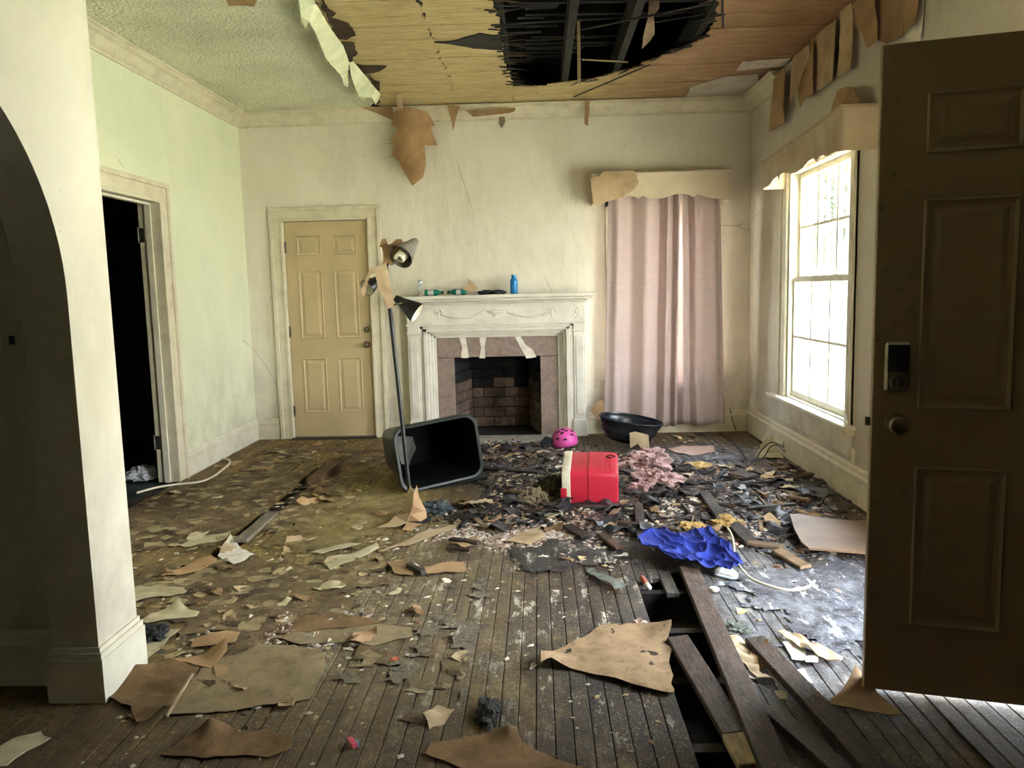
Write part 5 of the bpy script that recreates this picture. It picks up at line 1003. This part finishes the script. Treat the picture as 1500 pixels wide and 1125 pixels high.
def crust(name, layf, bounds, mat, label, cut=.52, ST=.03, ok=lambda x, y: True):
    X0, X1, Y0, Y1 = bounds; vid = {}; vs = []; fs = []
    def vt(i, j):
        if (i, j) not in vid:
            x, y = X0+i*ST+rg.uniform(-.4, .4)*ST, Y0+j*ST+rg.uniform(-.4, .4)*ST; vid[i, j] = len(vs); vs.append((x, y, .0025+.007*max(0, layf(x, y))*(.5+nz((x, y, 0), 9, 3))+rg.uniform(0, .002)))
        return vid[i, j]
    for j in range(int((Y1-Y0)/ST)):
        for i in range(int((X1-X0)/ST)):
            x, y = X0+(i+.5)*ST, Y0+(j+.5)*ST
            if layf(x, y) > cut+.08*nz((x, y, 0), 22) and ok(x, y): fs.append((vt(i, j), vt(i+1, j), vt(i+1, j+1), vt(i, j+1)))
    mb = MB(); mb.add(vs, fs); tag(mb.build(name, mat, None, False), label, 'dirt', kind='stuff')
def lay(x, y): return max(.95*gz(x, y, -2.0, 5.2, 1.0, 1.9), .9*gz(x, y, -1.35, 3.3, .75, .75), .95*gz(x, y, -1.15, 4.7, .6, .8), .62*gz(x, y, -.75, 2.9, .5, .45))+.45*nz((x, y, 0), 2.5, 8)+.3*nz((x, y, 0), 8, 6)
crust('dirt_layer', lay, (XL+.03, -.2, 2.35, 7.25), M['dirt'], 'tan crust of dirt and old adhesive over the left floor', .52, .03, lambda x, y: not (x < -1.42 and y < 2.84) and not (-1.76 < x < -1.655 and 3.9 < y < 6.45) and not (x < -1.2 and y > 7.2))
def dust(name, c1, c2, c3, c4, ro):
    t = NT(name); g = t.noise(10, 9, .8); col = t.mix(t.rng(g, .38, .64), lin(c1), lin(c2)); col = t.mix(t.rng(t.noise(3, 8, .75, t.scale(1.5, .8, 1)), .48, .66, 0, .85), col, lin(c3))
    col = t.mix(t.rng(t.noise(85, 6, .75), .6, .66, 0, .85), col, lin(c4)); col = t.mix(t.rng(t.noise(6, 8, .8, t.scale(3, .8, 1)), .56, .6, 0, .8), col, lin(c4)); col = t.mix(t.rng(t.noise(20, 7, .8), .54, .62, 0, .8), col, lin((26, 24, 25)))
    return t.done(col, ro, t.bump(t.noise(44, 6, .75), .8, .007), .5)
crust('plaster_dust', lambda x, y: max(.95*gz(x, y, 1.3, 3.25, .75, .8), .8*gz(x, y, 1.45, 6.3, .5, .6))+.4*nz((x, y, 0), 3, 8)+.3*nz((x, y, 0), 9, 6), (.72, XR-.03, 2.5, 7.1), dust('blue_grey_dust', (92, 92, 98), (40, 39, 43), (136, 136, 142), (210, 208, 206), .36), 'blue grey plaster dust film on floor near the front door', .58, .022)
crust('soot_film', lambda x, y: .85*gz(x, y, .3, 3.95, .8, .38)+.4*nz((x, y, 0), 3, 2)+.3*nz((x, y, 0), 9, 3), (-.7, 1.0, 3.2, 4.5), dust('black_soot_film', (50, 44, 42), (28, 25, 25), (66, 58, 52), (196, 186, 170), .5), 'black soot film with plaster specks on middle boards', .56, .022, lambda x, y: not (.42 < x < .69 and y < 3.68))
crust('grey_mud', lambda x, y: .85*gz(x, y, -.45, 3.0, .55, .8)+.45*nz((x, y, 0), 3.2, 12)+.35*nz((x, y, 0), 9, 13), (-1.1, .3, 2.0, 4.2), dust('grey_brown_mud', (112, 100, 80), (74, 64, 50), (132, 120, 94), (176, 164, 138), .8), 'dry grey brown mud on the front floorboards', .82, .022)
CH = [simple('chip_white', (206, 194, 178), (178, 164, 146), 20, .85, rand=.2), simple('chip_tan', (172, 150, 112), (140, 118, 82), 18, .85, rand=.25), simple('chip_pink', (178, 148, 130), (148, 118, 102), 18, .85, rand=.2), simple('chip_brown', (132, 92, 60), (98, 66, 42), 16, .8, rand=.3), simple('chip_grey', (112, 106, 98), (76, 70, 66), 16, .8, rand=.3)]
def chip_mesh(mat, n_, th):
    mb = MB(); k = rg.randint(5, 7); po = [(math.cos(2*math.pi*i/k+rg.uniform(-.35, .35))*rg.uniform(.55, 1.1), math.sin(2*math.pi*i/k+rg.uniform(-.35, .35))*rg.uniform(.4, .9)) for i in range(k)]
    z = [rg.uniform(0, .22) for _ in po]; c0 = rg.uniform(0, .1)
    vs = [(x, y, q) for (x, y), q in zip(po, z)]+[(0, 0, c0)]+[(x, y, q-th) for (x, y), q in zip(po, z)]+[(0, 0, c0-th)]
    fs = [(i, (i+1) % k, k) for i in range(k)]+[(k+1+(i+1) % k, k+1+i, 2*k+1) for i in range(k)]+[(i, k+1+i, k+1+(i+1) % k, (i+1) % k) for i in range(k)]
    return mb.add(vs, fs).mesh(n_, mat)
BAD = [(-.72, 5.4, .36), (.3, 5.05, .22), (.22, 6.8, .12), (.74, 6.78, .27), (.73, 3.9, .2), (-.78, 4.55, .08), (.78, 5.55, .15)]
def free(x, y):
    if x < XL+.03 or x > XR-.03 or y > 7.28: return False
    if x < -1.42 and y < 2.85: return False
    if x > .42 and x < .72 and y < 3.7: return False
    if y > 7.05 and -1.25 < x < .5: return False
    if x > .95 and y < 2.75: return False
    return all((x-a)**2+(y-b)**2 > r*r for a, b, r in BAD)
def pick(dens, y0=2.1):
    while True:
        x, y = rg.uniform(XL, XR), rg.uniform(y0, 7.25)
        if free(x, y) and rg.random() < dens(x, y): return x, y
def left(x, y): return max(.35*gz(x, y, -1.7, 4.6, 1.1, 2.2), .8*gz(x, y, -1.3, 3.4, .7, .9), .6*gz(x, y, -.95, 4.6, .4, .6))
def zone(x, y):
    if x < -1.9: return 'by the left wall'
    if x < -.75: return ('before the beige door' if y > 5.4 else ('left of the lamp base' if y > 4 else 'on the left front floor'))
    if y < 3.2: return 'on the front floorboards'
    if y < 4.2: return 'on the middle floorboards' if x < .8 else 'near the front door'
    if y > 6.0: return 'before the fireplace' if x < .5 else 'before the curtains'
    if x < .1: return 'between the bin and cooler'
    return 'right of the red cooler' if x < 1.2 else 'beside the right baseboard'
def place(name, me, x, y, s, label, cat, group, tilt=10, dz=.003, sz=None):
    o = bpy.data.objects.new(name, me); COL.objects.link(o); o.location = (x, y, (bed(x, y) if heap(x, y) > .3 else .001)+dz)
    o.rotation_euler = (R(rg.uniform(-tilt, tilt)), R(rg.uniform(-tilt, tilt)), rg.uniform(0, 6.283)); o.scale = sz or (s, s, s); return tag(o, label, cat, group)
cm = [chip_mesh(CH[i], 'plaster_chip', .12) for i in (0, 0, 0, 0, 2, 2, 2, 1, 1, 1, 1, 1)]
for k in range(290):
    x, y = pick(lambda x, y: max(heap(x, y)*.9, left(x, y)*.7, .06)); onl = x < -.75
    ci = rg.randint(7, 11) if onl else rg.randint(0, 8); s = rg.uniform(.016, .05)
    place('plaster_chip', cm[ci], x, y, s, '%s %s plaster chip lying %s' % ('large' if s > .038 else ('medium' if s > .026 else 'tiny'), 'white' if ci < 4 else ('pinkish' if ci < 7 else 'tan'), zone(x, y)), 'plaster', 'plaster chips on the floor', 14)
pm = []
for i in range(12):
    po = [(math.cos(a)*rg.uniform(.5, 1.1), math.sin(a)*rg.uniform(.3, .7)) for a in [2*math.pi*k/7 for k in range(7)]]; sd = rg.uniform(0, 50)
    pm.append(sheet(po, lambda x, y: .2+.32*nz((x, y, sd), 1.3, sd)+.1*nz((x, y, sd), 3, sd), .035, 2, None, .3, .12, sd).mesh('paper_scrap', [M['kraft'], M['kraft_pale'], M['lino_d'], M['flake']][i % 4], smooth=30))
for k in range(110):
    x, y = pick(lambda x, y: max(heap(x, y)*.8, left(x, y)*.55, .02)); s = rg.uniform(.035, .10)
    pi = rg.randint(0, 11); place('paper_scrap', pm[pi], x, y, s, '%s %s paper scrap lying %s' % ('large' if s > .075 else ('medium' if s > .055 else 'small'), ('brown', 'tan', 'grimy', 'cream')[pi % 4], zone(x, y)), 'paper', 'paper scraps among the debris', 12, .0)
M['tar'] = simple('black_tar_paper', (34, 32, 33), (18, 17, 18), 9, .45, .5, 40, .005, rand=.4); M['tar2'] = simple('slate_tar_paper', (62, 60, 62), (36, 34, 36), 9, .4, .5, 40, .005, rand=.3)
tm = [pm[i].copy() for i in range(8)]
for i, me in enumerate(tm): me.name = 'tar_paper_scrap'; me.materials[0] = M['tar'] if i % 3 else M['tar2']
for k in range(130):
    x, y = pick(lambda x, y: max(0, heap(x, y)-.2)); s = rg.uniform(.04, .12); ti = rg.randint(0, 7)
    place('tar_paper_scrap', tm[ti], x, y, s, '%s %s tar paper scrap lying %s' % ('large' if s > .09 else ('medium' if s > .065 else 'small'), 'black' if ti % 3 else 'slate grey', zone(x, y)), 'tar paper', 'tar paper scraps in the rubble', 8, .002)
def spl_mesh(mat, n_):
    mb = MB(); w0, w1 = rg.uniform(.6, 1), rg.uniform(.3, 1); k = rg.uniform(-.1, .1)
    a = [(-.5, -w0*.5, 0), (-.5+k, w0*.5, 0), (.5+k, w1*.5, 0), (.5, -w1*.5, 0)]
    mb.add(a+[(x, y*.9, 1) for x, y, z in a], [(0, 3, 2, 1), (4, 5, 6, 7), (0, 1, 5, 4), (1, 2, 6, 5), (2, 3, 7, 6), (3, 0, 4, 7)]); return mb.mesh(n_, mat)
M['dk_brown'] = simple('dark_brown_wood', (84, 62, 46), (46, 34, 26), 10, .7, .5, 30, .005, rand=.3); M['tan_wood'] = simple('weathered_lath', (140, 116, 88), (104, 82, 58), 10, .75, .4, 30, .005, rand=.3)
sm_ = [spl_mesh([M['black_wood'], M['char'], M['black_wood'], M['dk_brown'], M['black_wood'], M['tan_wood']][i % 6], 'charred_splinter') for i in range(18)]
for k in range(280):
    x, y = pick(lambda x, y: max(0, heap(x, y)-.08)**1.2); L = rg.choice((rg.uniform(.06, .16), rg.uniform(.12, .42)))
    si = rg.randint(0, 17); o = place('charred_splinter', sm_[si], x, y, 1, '%s %s wood splinter lying %s' % ('long' if L > .25 else ('medium' if L > .13 else 'short'), ('blackened', 'charred', 'blackened', 'dark brown', 'blackened', 'weathered tan')[si % 6], zone(x, y)), 'wood', 'charred splinters in the rubble', 5, .002, (L, rg.uniform(.012, .045), rg.uniform(.006, .018)))
    if rg.random() < .5: o.rotation_euler.z = R(90+rg.uniform(-35, 35))
# larger lath and shards that stand out
for i, (a, b, w_, lb) in enumerate((((1030, 728), (1062, 775), .07, 'black board slanting behind the white cable'), ((1062, 765), (1100, 800), .07, 'dark board right of the white cable'), ((935, 745), (940, 795), .05, 'upright dark board piece left of the blue cloth'), ((880, 788), (908, 810), .05, 'dark brown board stub in front of the cooler'),
        ((1010, 735), (1028, 722), .05, 'grey board shard behind the white cable top'), ((830, 775), (858, 792), .06, 'black board stub below the red cooler'), ((795, 748), (895, 752), .035, 'long thin dark lath in front of the cooler'), ((905, 775), (995, 785), .03, 'brown lath lying across behind the blue cloth'),
        ((1095, 800), (1145, 808), .06, 'pale brown board right of the blue cloth'), ((1138, 812), (1180, 838), .06, 'weathered white board pointing at the front door'), ((1080, 705), (1130, 690), .16, 'flat slate grey shard toward the back corner'), ((1095, 752), (1165, 745), .03, 'thin black lath before the hardboard sheet'),
        ((660, 795), (702, 802), .045, 'reddish brown broken lath at centre floor'), ((655, 808), (690, 812), .035, 'short brown lath below another at centre floor'), ((700, 690), (790, 700), .05, 'dark lath between the bin and cooler'), ((900, 690), (930, 700), .12, 'flat black shard beside the pink insulation'), ((1110, 720), (1190, 700), .04, 'brown lath beside the right baseboard'), ((1155, 735), (1185, 740), .05, 'tan lath near the hardboard sheet'))):
    mt = [M['black_wood'], M['dk_brown'], M['tan_wood'], M['grey_slab'] if 'grey_slab' in M else M['loose']][3 if 'grey' in lb else (2 if lb.split()[0] in ('pale', 'tan', 'weathered') else (1 if 'brown' in lb else 0))]
    A, B = fl(*a), fl(*b); A.z = bed(A.x, A.y)+.028; B.z = bed(B.x, B.y)+.03
    tag(board_between(A, B, w_, .016, rg.uniform(-6, 6)).build('broken_board', mt, None), lb, 'board')
# crumbs too fine to count
def crumbs(name, n_, dens, smin, smax, mats, wts, label, y0=2.1, flat=.45, pw=2.0):
    mb = MB()
    for k in range(n_):
        x, y = pick(dens, y0); s = smin+(smax-smin)*rg.random()**pw; z = (bed(x, y) if heap(x, y) > .3 else .0)+.001; a = rg.uniform(0, 6.283); mb.cur = rg.choices(range(len(mats)), wts)[0]
        c_, d_ = math.cos(a)*s, math.sin(a)*s; e = rg.uniform(.4, .9); h = s*flat*rg.uniform(.3, 1)
        mb.add([(x+c_, y+d_, z), (x-d_*e, y+c_*e, z), (x-c_*rg.uniform(.5, 1), y-d_*rg.uniform(.5, 1), z), (x+d_*e, y-c_*e, z), (x+c_*.3, y+d_*.3, z+h), (x-c_*.35, y-d_*.35, z+h*.9)], [(0, 1, 4), (1, 2, 5), (1, 5, 4), (2, 3, 5), (3, 0, 4), (3, 4, 5)])
    tag(mb.build(name, mats, None), label, 'debris', kind='stuff')
crumbs('rubble_crumbs', 9000, lambda x, y: heap(x, y)**.8, .006, .03, [CH[0], CH[2], M['black_wood'], M['char'], CH[3], CH[4]], (15, 12, 34, 24, 10, 8), 'fine crumbs of plaster and charred wood in the rubble', 3.4, .5)
crumbs('plaster_crumbs', 5000, lambda x, y: max(left(x, y), .25*gz(x, y, 1.35, 3.4, .6, .8), .3*gz(x, y, .2, 3.7, .9, .5), .07), .003, .024, [CH[1], CH[0], M['flake'], CH[3], CH[4]], (30, 22, 20, 12, 12), 'fine tan and white plaster crumbs over floorboards', 2.1, .25, 2.6)
crumbs('plaster_spill', 2600, lambda x, y: max(gz(x, y, -.05, 4.28, .4, .16), .5*gz(x, y, .35, 4.15, .35, .16), .6*gz(x, y, -1.0, 3.05, .22, .16)), .005, .03, [CH[0], CH[2]], (3, 2), 'white plaster spill in front of the rubble', 2.5, .4)
# dirt and litter inside the bin and hearth
crumbs('hearth_litter', 500, lambda x, y: gz(x, y, -.45, 6.95, .35, .15), .006, .04, [CH[4], M['black_wood'], CH[0]], (3, 4, 2), 'ashy litter on the hearth before the firebox', 6.5, .5)
# ================================================================ outside, seen through the window
g = MB().box((XR+T, -30, -.62), (60, 60, -.6)).box((-30, D+T, -.62), (XR+T, 60, -.6)).build('lawn', M['lawn']); tag(g, 'sunlit lawn outside the window', kind='structure')
hs = thing('neighbour_house', 'pale house across the lawn beyond the window', 'house', (13, 26, -.6))
MB().box((8, 24, -.6), (17, 31, 3.4)).build('walls', M['siding'], hs)
MB().prism([(-5, 0), (5, 0), (0, 2.2)], 8, Matrix(((1, 0, 0, 12.5), (0, 0, 1, 23.5), (0, 1, 0, 3.4), (0, 0, 0, 1)))).build('roof', M['roofing'], hs)
for x in (8.6, 10.2, 11.8, 13.4):
    f = MB().box((x, 23.96, .6), (x+.9, 24, 2.1)).build('window', M['siding'], hs)
    for z in (.66, 1.4): MB().box((x+.08, 23.94, z), (x+.82, 23.96, z+.62)).build('pane', M['blueglass'], f)
def tree(loc, h, r, label, seed):
    t_ = thing('tree', label, 'tree', loc, group='trees outside the window'); x, y, z = loc; rg = random.Random(seed)
    MB().tube([(x, y, z), (x+.1, y, z+h*.4), (x, y+.1, z+h*.75)], .2, 8, rf=lambda u: .22*(1-.6*u)).build('trunk', M['bark'], t_)
    mb = MB()
    for k in range(1500):
        d = Vector((rg.gauss(0, 1), rg.gauss(0, 1), rg.gauss(0, .8))).normalized()*r*rg.uniform(.55, 1); c_ = Vector((x, y, z+h*.75))+d
        a = Vector((rg.uniform(-1, 1), rg.uniform(-1, 1), rg.uniform(-1, 1))).normalized()*.22; b = a.orthogonal().normalized()*.13
        mb.add([c_-a, c_+b, c_+a, c_-b], [(0, 1, 2, 3)])
    mb.build('crown', M['leaf'], t_)
tree((6.0, 17.5, -.6), 5.2, 1.7, 'leafy tree seen through the upper window panes', 3)
tree((14, 12, -.6), 7, 2.6, 'broad leafy tree standing right of the window view', 5)
tree((17, 5, -.6), 7, 2.6, 'broad leafy tree on the lawn facing the window', 6)
